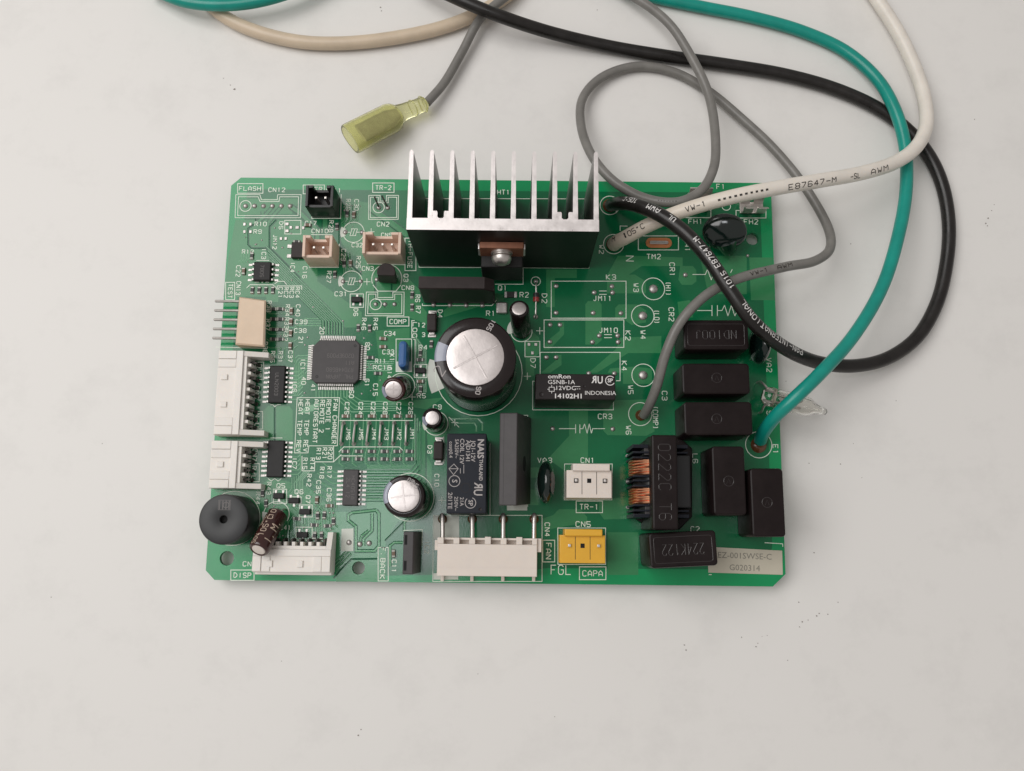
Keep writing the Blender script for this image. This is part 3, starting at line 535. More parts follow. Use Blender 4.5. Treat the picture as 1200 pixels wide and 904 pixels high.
for x, y in ((414.3, 272.5), (411.8, 330)):
    for d in (-3.2, 0, 3.2): sline([(x + d - 1, y + 4), (x + d + 1.5, y - 4)], .8)
    sline([(x - 8, y), (x - 4, y)], .8); sline([(x + 4, y), (x + 8, y)], .8); sline([(x - 4, y + 4), (x + 3, y + 4)], .7); sline([(x - 3, y - 4), (x + 5, y - 4)], .7)
for q in [(435, 272, 4), (430, 330.5, 4), (483, 465.5, 4), (533, 495.5, 4), (517.8, 586.5, 4.2), (632.5, 388, 4.2), (618, 441.2, 4.2)]: splus(*q)
sline([(526, 489), (538, 501)], .8); sline([(322, 617.5), (328, 617.5)], .8)
obj('silkscreen_print', sk, 'silk', panel, (0, 0, 0), smooth=0)
# solid white printed blocks
sf = None
def block(pl):
    b_ = MB(); b_.flat(ccw(pl), 0.058 + zjit()); obj('white_print_block', b_, 'silk_fill', panel, smooth=0)
def sfill(pts): block(PL(pts))
def sector(x, y, r0, r1, a0, a1):
    c = P(x, y); k = pxmm(x, y); A = [R(a0 + (a1 - a0) * i / 10) for i in range(11)]
    block([(c.x + r1 * k * math.cos(a), c.y + r1 * k * math.sin(a)) for a in A] + [(c.x + r0 * k * math.cos(a), c.y + r0 * k * math.sin(a)) for a in A[::-1]])
sector(414.3, 272.5, 10, 15.5, 155, 205); sector(411.8, 330, 10, 15.5, 155, 205); sector(561, 437, 40, 60, 165, 205); sector(510.5, 496, 8, 15.5, 150, 215); sector(611, 388, 9, 17, 140, 195); sector(324, 603, 10, 17, 170, 215); sector(471, 452.6, 10, 17.5, 160, 225)
sfill([(400.3, 620), (414.3, 619.5), (414, 646), (400, 646.2)]); sfill([(508.6, 605), (538, 605), (538, 632), (508.4, 632)]); sfill([(508, 672), (537, 672), (537, 679.4), (508, 679.4)]); sfill([(464.6, 424), (482, 424), (482, 435.4), (464.6, 435.4)]); sfill([(594, 590), (617.8, 590), (617.8, 598.4), (594, 598.4)])
sfill([(285, 418.5), (299, 418.5), (298.6, 425.6), (284.6, 425.6)]); sfill([(280, 523), (294, 523), (293.6, 532), (280, 532)])

# solder pads and joints of empty positions, vias
sp = MB()
def pad(x, y, r, h=0.45, m=0): c = P(x, y); k = pxmm(x, y); sp.m = m; sp.dome(c.x, c.y, 0.03, r * k, h, 14); sp.m = 0
for x in (287.8, 298.3, 308.8, 319.2, 329.7, 340): pad(x, 241.7, 3.0)
for x, y in ((651.6, 335.4), (717, 335.8), (696.2, 343), (717.8, 343.2), (651.6, 366.8), (695, 367), (727.5, 367.3), (644.5, 380.9), (656.2, 380.9), (644.3, 400.9), (702.2, 393.7), (723.7, 393.7), (694.2, 401.2), (724.4, 401.2), (640.2, 419.2), (651.6, 419.2), (690, 438), (720, 438)): pad(x, y, 3.1)
for x, y in ((440.3, 356.8), (451.2, 356.8), (462.3, 356.8), (404.5, 272.6), (424.3, 272.6), (402, 330), (422.5, 330), (441.5, 328), (454.3, 243.8), (443.8, 243.6)): pad(x, y, 2.8)
for x, y in ((647.5, 502.5), (718, 503), (803, 322.5), (627.6, 371.5), (628, 330)): pad(x, y, 3.0)
for x, y in ((409, 636), (421.7, 638), (432.6, 636.8)): pad(x, y, 3.4)
for x, y in ((761, 484), (876, 300)): pad(x, y, 2.0)
for x, y in ((336.5, 263), (336.5, 271), (348.5, 267)): c = P(x, y); sp.rbox(c.x, c.y, 1.0, 0.9, 0.03, 0.28, .15, .1)
for x, y in ((286.7, 263.2), (293.7, 263.2), (286.7, 272), (293.7, 272), (329.5, 280), (335, 280), (620, 404), (628, 404), (624, 414), (355.5, 267.5), (341, 267)): c = P(x, y); sp.rbox(c.x, c.y, 0.75, 0.9, 0.03, 0.25, .15, .1)
for x, y in ((360.5, 395.6), (357.5, 404.5), (426.6, 396.6), (357, 460.7), (424, 461.6), (402, 376.4), (331, 290.5), (367, 360)): pad(x, y, 1.2, .15)
rv_ = random.Random(11)
for k in range(70):
    x, y = rv_.choice([(rv_.uniform(312, 350), rv_.uniform(356, 424)), (rv_.uniform(320, 398), rv_.uniform(570, 634)), (rv_.uniform(398, 490), rv_.uniform(524, 545)), (rv_.uniform(425, 505), rv_.uniform(384, 470)), (rv_.uniform(385, 430), rv_.uniform(236, 330)), (rv_.uniform(276, 350), rv_.uniform(258, 330))])
    pad(x, y, rv_.uniform(.7, 1.25), .18)
obj('solder_pads', sp, ['solder', 'flux'], panel, (0, 0, 0), kind='stuff')
sp2 = MB()
for i in range(70):
    x, y = random.uniform(-70, 70), random.uniform(-50, 50); sp2.lathe([(0.35, -4.98), (0.5, -4.2), (1.0, -1.61)], 8, x, y)
for x, y in ((-72, -52), (-72, 52), (72, -50), (72, 52)): sp2.lathe([(0.35, -4.999), (0.5, -4.2), (1.0, -1.61)], 8, x, y)
obj('underside_leads', sp2, 'solder', panel, (0, 0, -5), kind='stuff')
for x, y in ((765.6, 338.8), (753.2, 370.4), (753.6, 440)):
    c = P(x, y); j = MB(); j.dome(c.x, c.y, 0.03, 1.25, 0.55, 18); obj('solder_joint', j, 'solder', board, (c.x, c.y, 0))
c = P(772, 285); m = MB(); m.m = 0; m.rbox(c.x, c.y, 7.2, 2.9, 0.03, 0.25, 1.4, .1); m.m = 1; m.rbox(c.x, c.y, 5.2, 1.0, 0.25, 0.65, .5, .2)
obj('slotted_pad', m, ['copper_pad', 'solder'], board, (c.x, c.y, 0), label='orange oval copper pad with a bead of solder')
for x, y, dx, dy in ((443.8, 243, -.9, 2.2), (454, 243, -1.3, 2.4)):
    c = P(x, y); m = MB(); m.tube(spline([Vector((c.x, c.y, -1)), Vector((c.x, c.y, .6)), Vector((c.x + dx * .5, c.y + dy * .5, 1.6)), Vector((c.x + dx, c.y + dy, 2.4))], .4), .24, 8); obj('lead', m, 'dull_shaded_pin', board, (c.x, c.y, 0))
# fuse clips
def fuse_clip(x, y, lab=None):
    c = P(x, y); m = MB(); m.box(c.x - 3.2, c.y - 1.0, c.x + 3.2, c.y + 2.2, 0.3, 0.7, .05)
    for sy in (-1, 1):
        for sx in (-1, 1):
            prof = [(0.9, .5), (1.7, 1.6), (2.0, 3.2), (1.35, 5.0), (2.2, 6.6)]
            for (a, za), (b_, zb) in zip(prof, prof[1:]):
                ya, yb = c.y + .6 + sy * a, c.y + .6 + sy * b_; x0, x1 = c.x + sx * .5, c.x + sx * 3.1
                m.loft([[(x0, ya, za), (x1, ya, za), (x1, yb, zb), (x0, yb, zb)], [(x0, ya + .3 * sy, za), (x1, ya + .3 * sy, za), (x1, yb + .3 * sy, zb), (x0, yb + .3 * sy, zb)]])
    obj('fuse_clip', m, 'tin', board, (c.x, c.y, 0), lab)
fuse_clip(880, 247); fuse_clip(817, 243)

# ------------------------------------------------------------------ small chips
def chip_mesh(name, L, Wd, H, body):
    m = MB(); m.m = 0; m.box(-L * .29, -Wd / 2, L * .29, Wd / 2, 0.03, H, .05)
    m.m = 1
    for s in (-1, 1):
        x0, x1 = (L * .29, L * .5) if s > 0 else (-L * .5, -L * .29)
        m.box(x0, -Wd / 2 - .02, x1, Wd / 2 + .02, 0.03, H + .03, .08)
        e = L * .5 * s
        m.loft([[(e, -Wd / 2, .02), (e, Wd / 2, .02), (e, Wd / 2, H * .6), (e, -Wd / 2, H * .6)], [(e + s * .28, -Wd / 2, .02), (e + s * .28, Wd / 2, .02), (e + s * .28, Wd / 2, .06), (e + s * .28, -Wd / 2, .06)]])
    return mesh_of(name, m, [body, 'chip_end'])
M_RES = chip_mesh('chip_resistor', 1.7, .85, .5, 'chip_black'); M_CAP = chip_mesh('chip_capacitor', 1.7, .85, .75, 'chip_brown')
def chip(kind, x, y, a): c = P(x, y); place('chip_resistor' if kind == 'r' else 'chip_capacitor', M_RES if kind == 'r' else M_CAP, board, (c.x, c.y, 0), rotz=R(a + random.uniform(-3, 3)))
for x in (296, 304, 312, 320): chip('r', x, 340.5, 90)
for i, y in enumerate((362.5, 374.5, 386.5, 398, 409)):
    if y < 405: chip('r', 321, y, 0); chip('r', 329, y, 0)
for y in (365, 377.5, 391, 405.5): chip('c', 341.8 - (y - 365) * .03, y, 90)
for x in (405, 420.8, 435.8, 450.8, 465.8, 480): chip('c', x, 488.2, 0); chip('r', x, 529.3, 0); chip('r', x, 538.3, 0)
for k, x, y, a in [('r', 407, 250.5, 90), ('c', 415, 252, 90), ('r', 395, 266, 90), ('c', 361, 264.5, 0), ('r', 403.5, 309, 90), ('c', 411, 309, 90), ('r', 392.5, 322, 90), ('c', 286, 318.5, 90), ('r', 295.5, 300.5, 90), ('r', 483, 346, 90), ('r', 483, 360.5, 90), ('r', 420, 384.5, 90), ('r', 433.3, 385, 90), ('c', 449, 397.5, 0), ('c', 449, 407, 0),
                    ('r', 434, 419.5, 0), ('r', 443, 438, 0), ('r', 505.5, 403.5, 90), ('r', 492.6, 414, 90), ('r', 492.3, 422, 0), ('c', 492.6, 447.5, 0), ('r', 493, 456.5, 90), ('c', 371.7, 586, 90), ('c', 386, 593, 0), ('r', 372.5, 604.5, 90), ('r', 380.2, 604, 90), ('r', 368.5, 615.5, 0), ('r', 384, 616.5, 0), ('c', 461.5, 649, 90), ('r', 308, 578, 90), ('r', 348, 608, 0), ('r', 377, 628, 90), ('r', 369, 628, 90), ('r', 391, 611, 90), ('r', 348, 284, 0), ('r', 312, 590, 90)]: chip(k, x, y, a)
# three legged transistors
def sot_mesh():
    m = MB(); m.m = 0; m.rbox(0, 0, 2.9, 1.5, .12, 1.1, .1, .2); m.m = 1
    for x, s in ((-.95, -1), (.95, -1), (0, 1)):
        m.box(x - .22, s * .75, x + .22, s * 1.3, .03, .22); m.box(x - .3, s * 1.05, x + .3, s * 1.5, .03, .16)
    return mesh_of('small_transistor', m, ['ic_black', 'solder'])
M_SOT = sot_mesh()
for x, y, a in ((327.5, 581.5, 180), (345, 587, 180), (358, 600, 180), (355, 627, 180), (418.5, 352, 0), (492.8, 435, 0)):
    c = P(x, y); place('small_transistor', M_SOT, board, (c.x, c.y, 0), rotz=R(a))
# two ended diodes
def diode_mesh():
    m = MB(); m.m = 0; m.rbox(0, 0, 2.6, 5.0, .25, 2.2, .15, .45); m.m = 1
    for s in (-1, 1): m.box(-.8, s * 2.3, .8, s * 3.2, .03, 1.0, .25); m.box(-1.1, s * 2.9, 1.1, s * 3.7, .03, .3, .1)
    return mesh_of('rectifier_diode', m, ['ic_brown', 'solder'])
M_DIO = diode_mesh()
for x, y in ((506.8, 380), (514.5, 529)): c = P(x, y); place('rectifier_diode', M_DIO, board, (c.x, c.y, 0))
# larger chip resistors by the leaning capacitor
m = MB(); m.m = 0; m.box(-1.0, -.8, 1.0, .8, .05, .6, .05); m.m = 1; m.box(-1.7, -.82, -1, .82, .03, .62, .08); m.box(1, -.82, 1.7, .82, .03, .62, .08)
me = mesh_of('chip_resistor', m, ['chip_black', 'solder']); c = P(598.5, 346); place('chip_resistor', me, board, (c.x, c.y, 0))
m = MB(); m.rbox(0, 0, 3.0, 3.2, .03, 1.3, .4, .4); c = P(588, 362); o = place('solder_terminal', mesh_of('solder_terminal', m, ['solder']), board, (c.x, c.y, 0))
c = P(350.5, 295); m = MB(); m.m = 0; m.rbox(c.x, c.y, 3.6, 4.4, .1, 1.6, .1, .2); m.m = 1
for dy in (-1.4, 1.4): m.box(c.x - 3.2, c.y + dy - .5, c.x - 1.7, c.y + dy + .5, .03, .35, .1)
obj('voltage_detector', m, ['ic_brown', 'solder'], board, (c.x, c.y, 0))

# ------------------------------------------------------------------ chips with rows of pins
def dual_chip(x0, y0, x1, y1, npin, lines=(), lab=None, body='ic_black'):
    a, b_ = P(x0, y0, 1.6), P(x1, y1, 1.6); cx, cy = (a.x + b_.x) / 2, (a.y + b_.y) / 2; wd, L = b_.x - a.x, a.y - b_.y
    m = MB(); m.rbox(cx, cy, wd, L, .2, 1.6, .1, .3); o = obj('chip_body' if False else 'pinned_chip', m, body, board, (cx, cy, 0), lab)
    p = MB(); n = npin // 2; pitch = (L - 1.0) / (n - 1)
    for i in range(n):
        y = cy + L / 2 - .5 - pitch * i; hw = min(.24, pitch * .27)
        for s in (-1, 1):
            e = cx + s * wd / 2
            p.box(e - .1 * s, y - hw, e + s * .45, y + hw, .75, .95); p.loft([[(e + s * .35, y - hw, .95), (e + s * .35, y + hw, .95), (e + s * .6, y + hw, .85), (e + s * .6, y - hw, .85)][::1], [(e + s * .6, y - hw, .05), (e + s * .6, y + hw, .05), (e + s * .8, y + hw, .05), (e + s * .8, y - hw, .05)]])
            p.box(e + s * .6, y - hw, e + s * 1.35, y + hw, .04, .2); p.rbox(e + s * 1.25, y, 1.1, hw * 2.5, .03, .1, .1, .03)
    obj('pin_row', p, 'solder', o, (cx, cy, 0), kind='stuff')
    if lines:
        t = MB()
        for k, s in enumerate(lines): put_text(t, s, (cx + (k - (len(lines) - 1) / 2) * -1.3, cy), .9, R(-90), lw=.12, z=1.615)
        obj('chip_marking', t, 'print_dim', o, (cx, cy, 1.6), smooth=0)
    return o
dual_chip(297.5, 306.7, 316.6, 329, 8, ('7805',), 'small square eight pin chip')
dual_chip(316, 428.4, 332.4, 472.5, 16, ('ULN2003',)); dual_chip(314, 516, 331.4, 559.6, 16)
dual_chip(402.4, 550.2, 419, 593, 16, ('HC4051A', '2L4 12'), body='ic_grey')
# square processor
a, b_ = P(367, 398.6, 1.8), P(420.2, 449.6, 1.8); cx, cy = (a.x + b_.x) / 2, (a.y + b_.y) / 2; hw, hh = (b_.x - a.x) / 2, (a.y - b_.y) / 2
m = MB(); ch = 1.1
m.prism([(cx - hw + ch, cy - hh), (cx + hw - ch, cy - hh), (cx + hw, cy - hh + ch), (cx + hw, cy + hh - ch), (cx + hw - ch, cy + hh), (cx - hw + ch * 1.6, cy + hh), (cx - hw, cy + hh - ch * 1.6), (cx - hw, cy - hh + ch)], .25, 1.9, .25)
cpu = obj('processor', m, 'ic_grey', board, (cx, cy, 0), 'square grey chip with pins on all four sides')
p = MB()
for i in range(20):
    t = -4.75 + i * .5; t *= (2 * hh - 2.6) / 9.5
    for k in range(4):
        Mx = Matrix.Translation((cx, cy, 0)) @ Matrix.Rotation(R(90 * k), 4, 'Z'); q = MB(); e = hw if k % 2 == 0 else hh
        q.box(e - .1, t - .12, e + .5, t + .12, .8, .95); q.loft([[(e + .4, t - .12, .95), (e + .4, t + .12, .95), (e + .6, t + .12, .9), (e + .6, t - .12, .9)], [(e + .6, t - .12, .05), (e + .6, t + .12, .05), (e + .8, t + .12, .05), (e + .8, t - .12, .05)]]); q.box(e + .6, t - .12, e + 1.55, t + .12, .04, .2)
        p.add(q, Mx, 0)
obj('pin_row', p, 'solder', cpu, (cx, cy, 0), kind='stuff')
t = MB()
for k, s in enumerate(('0209EP009', 'A11', 'R7044BG80', 'PHL JAPAN')): put_text(t, s, (cx + 1.2 - (0 if len(s) > 4 else -2.5), cy + 1.6 - 1.9 * k), 1.05, R(180), len(s) * .78, lw=.11, z=1.912)
obj('chip_marking', t, 'print_dim', cpu, (cx, cy, 1.9), smooth=0)
d = MB()
for dx, dy, r in ((-hw + 1.5, -hh + 1.7, .42), (hw - 1.3, hh - 1.5, .4)): d.circ(cx + dx, cy + dy, r * .7, r * .5, 1.913, 16)
obj('index_dimple', d, 'ic_black', cpu, (cx, cy, 1.9), smooth=0)

# ------------------------------------------------------------------ heat sink with its transistor
HS = 30.5
fl, fr = P(491.3, 313.6), P(689.8, 314.4)
x0, x1, yf = fl.x, fr.x, (fl.y + fr.y) / 2
yb = P(600, 256.7, HS).y; yt = P(600, 177, HS).y
m = MB(); 
def hsprism(poly, z0, z1):
    q = MB(); ids0 = q.ring([(x, y, z0) for x, y in poly]); ids1 = q.ring([(x, y, z1) for x, y in poly]); n = len(poly)
    q.m = 0
    for i in range(n): j = (i + 1) % n; q.face((ids0[i], ids0[j], ids1[j], ids1[i]))
    q.m = 1; q.face(ids0[::-1]); q.face(ids1); return q
pitch = (x1 - x0 - 1.35) / 9; xc = [x0 + .675 + pitch * i for i in range(10)]
poly = [(x0, yf), (x1, yf), (x1, yb)]
for i in range(8, -1, -1):        # the slots' floors; the second and eighth are raised with a round channel
    L_, R_ = xc[i] + .62, xc[i + 1] - .62
    if i in (1, 7):
        c_ = (L_ + R_) / 2; up = 1.85
        poly += [(R_, yb), (R_, yb + up), (c_ + .95, yb + up), (c_ + .8, yb + up - .35), (c_ + .8, yb + .35), (c_ + .4, yb), (c_ - .4, yb), (c_ - .8, yb + .35), (c_ - .8, yb + up - .35), (c_ - .95, yb + up), (L_, yb + up), (L_, yb)]
    else: poly += [(R_, yb), (L_, yb)]
poly += [(x0, yb)]
cl = []
for q in poly:
    if not cl or (Vector(q) - Vector(cl[-1])).length > 1e-4: cl.append(q)
sink = obj('heatsink', hsprism(cl, 0.4, HS), ['anodised', 'raw_alu'], board, (0, yf, 0), 'black anodised heat sink with bare metal ends', smooth=20)
for i, x in enumerate(xc):
    q = [(x - .62, yb + .003)] + [(x + .62, yb + .003)] + [(x + .50, yt - .5), (x + .3, yt - .12), (x, yt), (x - .3, yt - .12), (x - .50, yt - .5)]
    obj('fin', hsprism(q, 0.4, HS), ['fin_face', 'raw_alu'], sink, (x, yb, 0), smooth=20)
# power transistor bolted to the front
tx0, tx1 = P(565.5, 322, 3).x, P(612, 322, 3).x; cx = (tx0 + tx1) / 2; hw = (tx1 - tx0) / 2
def upright(w_, z0, z1, y0, y1, r=.2, bev=.2):
    q = MB(); q.rbox(0, 0, w_, z1 - z0, 0, y1 - y0, r, bev); m = MB(); m.add(q, Matrix.Translation((cx, yf - y0, (z0 + z1) / 2)) @ Matrix.Rotation(R(90), 4, 'X')); return m
tr = obj('power_transistor', upright(2 * hw, 3.2, 15.6, .35, 4.6, .3, .35), 'ic_black', board, (cx, yf - 2.5, 0), 'black power transistor screwed to the heat sink')
obj('mounting_tab', upright(2 * hw + .3, 15.0, 22.2, .12, 1.7), 'tab_brown', tr)
for k in (-1, 1):
    q = MB(); q.rbox(0, 0, .5, 5.5, 0, 1.4, .2, .1); m = MB(); m.add(q, Matrix.Translation((cx + k * (hw + .35), yf - .1, 18)) @ Matrix.Rotation(R(90), 4, 'X')); obj('insulator_sheet', m, 'raw_alu', tr)
q = MB(); q.lathe([(2.75, 0), (2.75, .5), (2.3, .55), (2.3, .9), (2.1, .95), (2.2, 1.0), (2.55, 1.3), (2.5, 2.0), (2.1, 2.8), (1.3, 3.2), (.3, 3.3)], 28)
m = MB(); m.add(q, Matrix.Translation((cx, yf - 1.7, 18.8)) @ Matrix.Rotation(R(90), 4, 'X')); sc = obj('screw', m, 'tin', tr)
for k in range(2): q = MB(); q.box(-1.1, -.22, 1.1, .22, 3.05, 3.33, .03); m = MB(); m.add(q, Matrix.Translation((cx, yf - 1.7, 18.8)) @ Matrix.Rotation(R(90), 4, 'X') @ Matrix.Rotation(R(30 + 90 * k), 4, 'Z')); obj('screw_slot', m, 'hole_dark', sc) if False else None
for k in range(3):
    m = MB(); m.box(cx + (k - 1) * 2.55 - .4, yf - 3.0, cx + (k - 1) * 2.55 + .4, yf - 2.4, 0.02, 3.7); m.dome(cx + (k - 1) * 2.55, yf - 2.7, .03, .85, .9); obj('lead', m, 'solder', tr)
# a stripe of solid insulation under the tab
# bridge rectifier lying in front
bz = 15.0; bl, br = P(497, 356), P(580, 356); yfB = P(540, 356.5).y; dep = P(520, 325, bz).y - P(520, 339.5, bz).y
m = MB(); ch = 2.4
prof = [(bl.x, .6), (br.x, .6), (br.x, bz - ch), (br.x - ch, bz), (bl.x, bz)]
m.loft([[(x, yfB, z) for x, z in prof], [(x, yfB + .3, z) for x, z in prof]], True, False); m = MB()
m.loft([[(x, yfB, z) for x, z in inset(prof, .25)], [(x, yfB + .25, z) for x, z in prof], [(x, yfB + dep, z) for x, z in prof]])
br_o = obj('bridge_rectifier', m, 'ic_brown', board, ((bl.x + br.x) / 2, yfB, 0), 'long dark block standing before the heat sink')
for k in range(4):
    m = MB(); x = bl.x + 2.6 + k * (br.x - bl.x - 6) / 3; m.box(x - .4, yfB + dep / 2 - .3, x + .4, yfB + dep / 2 + .3, .02, .62); m.dome(x, yfB - .35, .03, .7, .5); obj('lead', m, 'solder', br_o)

# ------------------------------------------------------------------ leaning packages (a box along an axis)
def along(base, top):
    b3, t3 = Vector(base), Vector(top); z = (t3 - b3).normalized(); x = Vector((1, 0, 0)) - z * z.x; x.normalize(); y = z.cross(x)
    Mx = Matrix((x, y, z)).transposed().to_4x4(); Mx.translation = b3; return Mx, (t3 - b3).length
h = 17.0; q = MB(); Mx, L = along(P3(612, 540, 0.6), P3(595.4, 538, h)); dy = P(595, 484, h).y - P(595, 592.5, h).y
wdt = P(606, 540, h).x - P(584.5, 540, h).x
q.rbox(0, 0, wdt, dy, 0, L, .25, .25); m = MB(); m.add(q, Mx)
tall = obj('power_module', m, 'ic_grey', board, None, 'tall grey slab shaped module leaning to the left')
m = MB(); q = MB(); q.box(-wdt / 2 + 1.1, -dy / 2 + .4, -wdt / 2 + 1.16, dy / 2 - .4, L, L + .02); m.add(q, Mx); obj('mould_line', m, 'ic_black', tall)
q = MB(); q.ellipsoid(.12, 2.0, 2.0, 18, 8); m = MB(); m.add(q, Mx @ Matrix.Translation((wdt / 2, -1, 8))); obj('screw_hole', m, 'hole_dark', tall)
h = 10.5; q = MB(); Mx, L = along(P3(487.6, 647, .4), P3(478.2, 648, h)); dy = P(478, 622.5, h).y - P(478, 673, h).y; wdt = P(484.3, 640, h).x - P(472, 640, h).x
q.rbox(0, 0, wdt, dy, 0, L, .2, .2); m = MB(); m.add(q, Mx); i2 = obj('regulator', m, 'ic_grey', board, None, 'upright grey regulator with two notches on its top')
for s in (-1, 1):
    q = MB(); q.box(-1.0, s * dy * .3 - 1.2, -.3, s * dy * .3 + 1.2, L - .4, L + .025); m = MB(); m.add(q, Mx); obj('notch', m, 'hole_dark', i2)
# rounded transistor
c = P(455, 329); m = MB(); pl = [(2.45 * math.cos(R(a)), 2.45 * math.sin(R(a))) for a in range(-25, 206, 15)]
q = MB(); q.prism(pl, .8, 8.2, .2); q2 = MB(); q2.add(q, Matrix.Translation((c.x, c.y, 0)) @ Matrix.Rotation(R(4), 4, 'Y')); m = q2
t92 = obj('round_transistor', m, 'ic_brown', board, (c.x, c.y, 0))
for k in (-1, 0, 1): m = MB(); m.box(c.x + k * 1.27 - .22, c.y + .2, c.x + k * 1.27 + .22, c.y + .6, .02, .9); obj('lead', m, 'solder', t92)

# ------------------------------------------------------------------ relays
def rect_from(px, h):
    q = [P(x, y, h) for x, y in px]; c = sum(q, Vector((0, 0))) / 4
    wv = ((q[1] - q[0]) + (q[2] - q[3])) / 2; dv = ((q[0] - q[3]) + (q[1] - q[2])) / 2
    return c, wv.length, dv.length, math.atan2(wv.y, wv.x)
c, wd, dp, an = rect_from([(628.3, 438), (720.5, 439), (722, 469), (626.5, 468.5)], 15.3)
m = MB(); m.rbox(c.x, c.y, wd, dp, .3, 15.3, .35, .25, an)
rl = obj('relay', m, 'relay_black', board, (c.x, c.y, 0), 'low black relay with white lettering on its top')
t = MB(); z = 15.33
def rt(s, px, py, size, bold=.02, sx=1.0): put_font(t, s, P(px, py, z), size, z + zjit(), an, bold, sx)
rt('omRon', 655.5, 441.6, 1.5, .02, 1.3); rt('G5NB-1A', 657.8, 448.2, 1.5, .005, 1.12); rt('12VDC', 662.8, 455.2, 1.5, .005, 1.15); rt('14102H1', 666, 464.6, 1.65, .03, 1.2); rt('INDONESIA', 703.5, 461, 1.45, .0, 1.03); rt('R', 696.5, 445.4, 2.5, .06, -.85); rt('U', 703.3, 446, 2.6, .06, .8); rt('SP', 715, 446.3, 1.35, .04, 1.0)
def tl(pts, w=.14): t.ribbon([tuple(P(x, y, z)) for x, y in pts], w, z + zjit())
pc = P(715, 446.3, z); t.circ(pc.x, pc.y, 1.15, .2, z, 24, 40, 330)
tl([(643.5, 454), (649.5, 454), (649.5, 458.8), (643.5, 458.8), (643.5, 453.6)]); tl([(646.5, 451.5), (646.5, 454)]); tl([(646.5, 458.8), (646.5, 461.2)]); tl([(641.5, 456.4), (643.5, 456.4)]); tl([(649.5, 456.4), (651, 456.4)])
tl([(673.5, 453.2), (680, 453.2)]); tl([(673.5, 456), (675, 456)]); tl([(676, 456), (677.5, 456)]); tl([(678.5, 456), (680, 456)])
obj('relay_lettering', t, 'print_white', rl, (c.x, c.y, 15.3), smooth=0)
m = MB(); e = P(634.5, 462.5, z); m.lathe([(.62, 15.31), (.55, 15.36), (.5, 15.33)], 20, e.x, e.y); e = P(684.7, 453.2, z); m.lathe([(.42, 15.31), (.36, 15.36), (.3, 15.33)], 18, e.x, e.y); obj('mould_mark', m, 'relay_black', rl)
h = 15.6; c, wd, dp, an = rect_from([(524, 508.2), (570, 508.2), (570, 602), (523, 602)], h)
m = MB(); m.rbox(c.x, c.y, wd, dp, .3, h, .3, .22, an)
rl = obj('relay', m, 'relay_blue', board, (c.x, c.y, 0), 'upright blue black relay with rows of grey lettering on its top')
t = MB(); z = h + .03
def rv(s, px, py, size, bold=.02, sx=1.0): put_font(t, s, P(px, py, z), size, z + zjit(), R(-90), bold, sx)
rv('NAIS', 563, 526, 2.15, .06, 1.05); rv('THAILAND', 563.4, 551, 1.25, .03, .86); rv('JQ1-12V', 554.3, 529, 1.45, .02, 1.02); rv('AJD1341', 548.3, 529, 1.45, .02, 1.02); rv('COIL 12V', 541.2, 529, 1.45, .02, 1.05); rv('5A250V~', 535, 526, 1.3, .01, .95); rv('cosφ0.4', 528.3, 527, 1.3, .01, .95)
rv('R', 560.3, 569.5, 2.9, .06, -.85); rv('U', 559.6, 577.3, 3.0, .06, .8); rv('SP', 551.3, 589.5, 1.5, .03); rv('21A', 541, 588, 1.3, .01); rv('250V~', 534.3, 590.5, 1.3, .01); rv('201TE', 527.2, 587, 1.5, .01, 1.05); rv('S', 532.5, 564, 1.8, .03)
pc = P(532.5, 564, z); t.circ(pc.x, pc.y, 1.35, .17, z, 28); pc = P(551.3, 589.5, z); t.circ(pc.x, pc.y, 1.3, .17, z, 26, 130, 430)
def tl2(pts, w=.14): t.ribbon([tuple(P(x, y, z)) for x, y in pts], w, z + zjit())
tl2([(526, 549.5), (537, 549.5), (531.5, 556.5), (525.8, 549.8)][:3]); tl2([(537, 549.5), (532, 544), (526, 549.5)]); tl2([(531.5, 556.5), (526, 549.5)]); tl2([(543.5, 545), (543.5, 555)]); tl2([(539.5, 549), (539.5, 555)])
obj('relay_lettering', t, 'print_grey', rl, (c.x, c.y, h), smooth=0)
m = MB(); e = P(545.5, 572, z); m.circ(e.x, e.y, 1.15, .12, z, 26); e = P(562.8, 597, z); m.lathe([(.4, h + .01), (.36, h + .06), (.3, h + .03)], 16, e.x, e.y); obj('mould_mark', m, 'relay_black', rl)

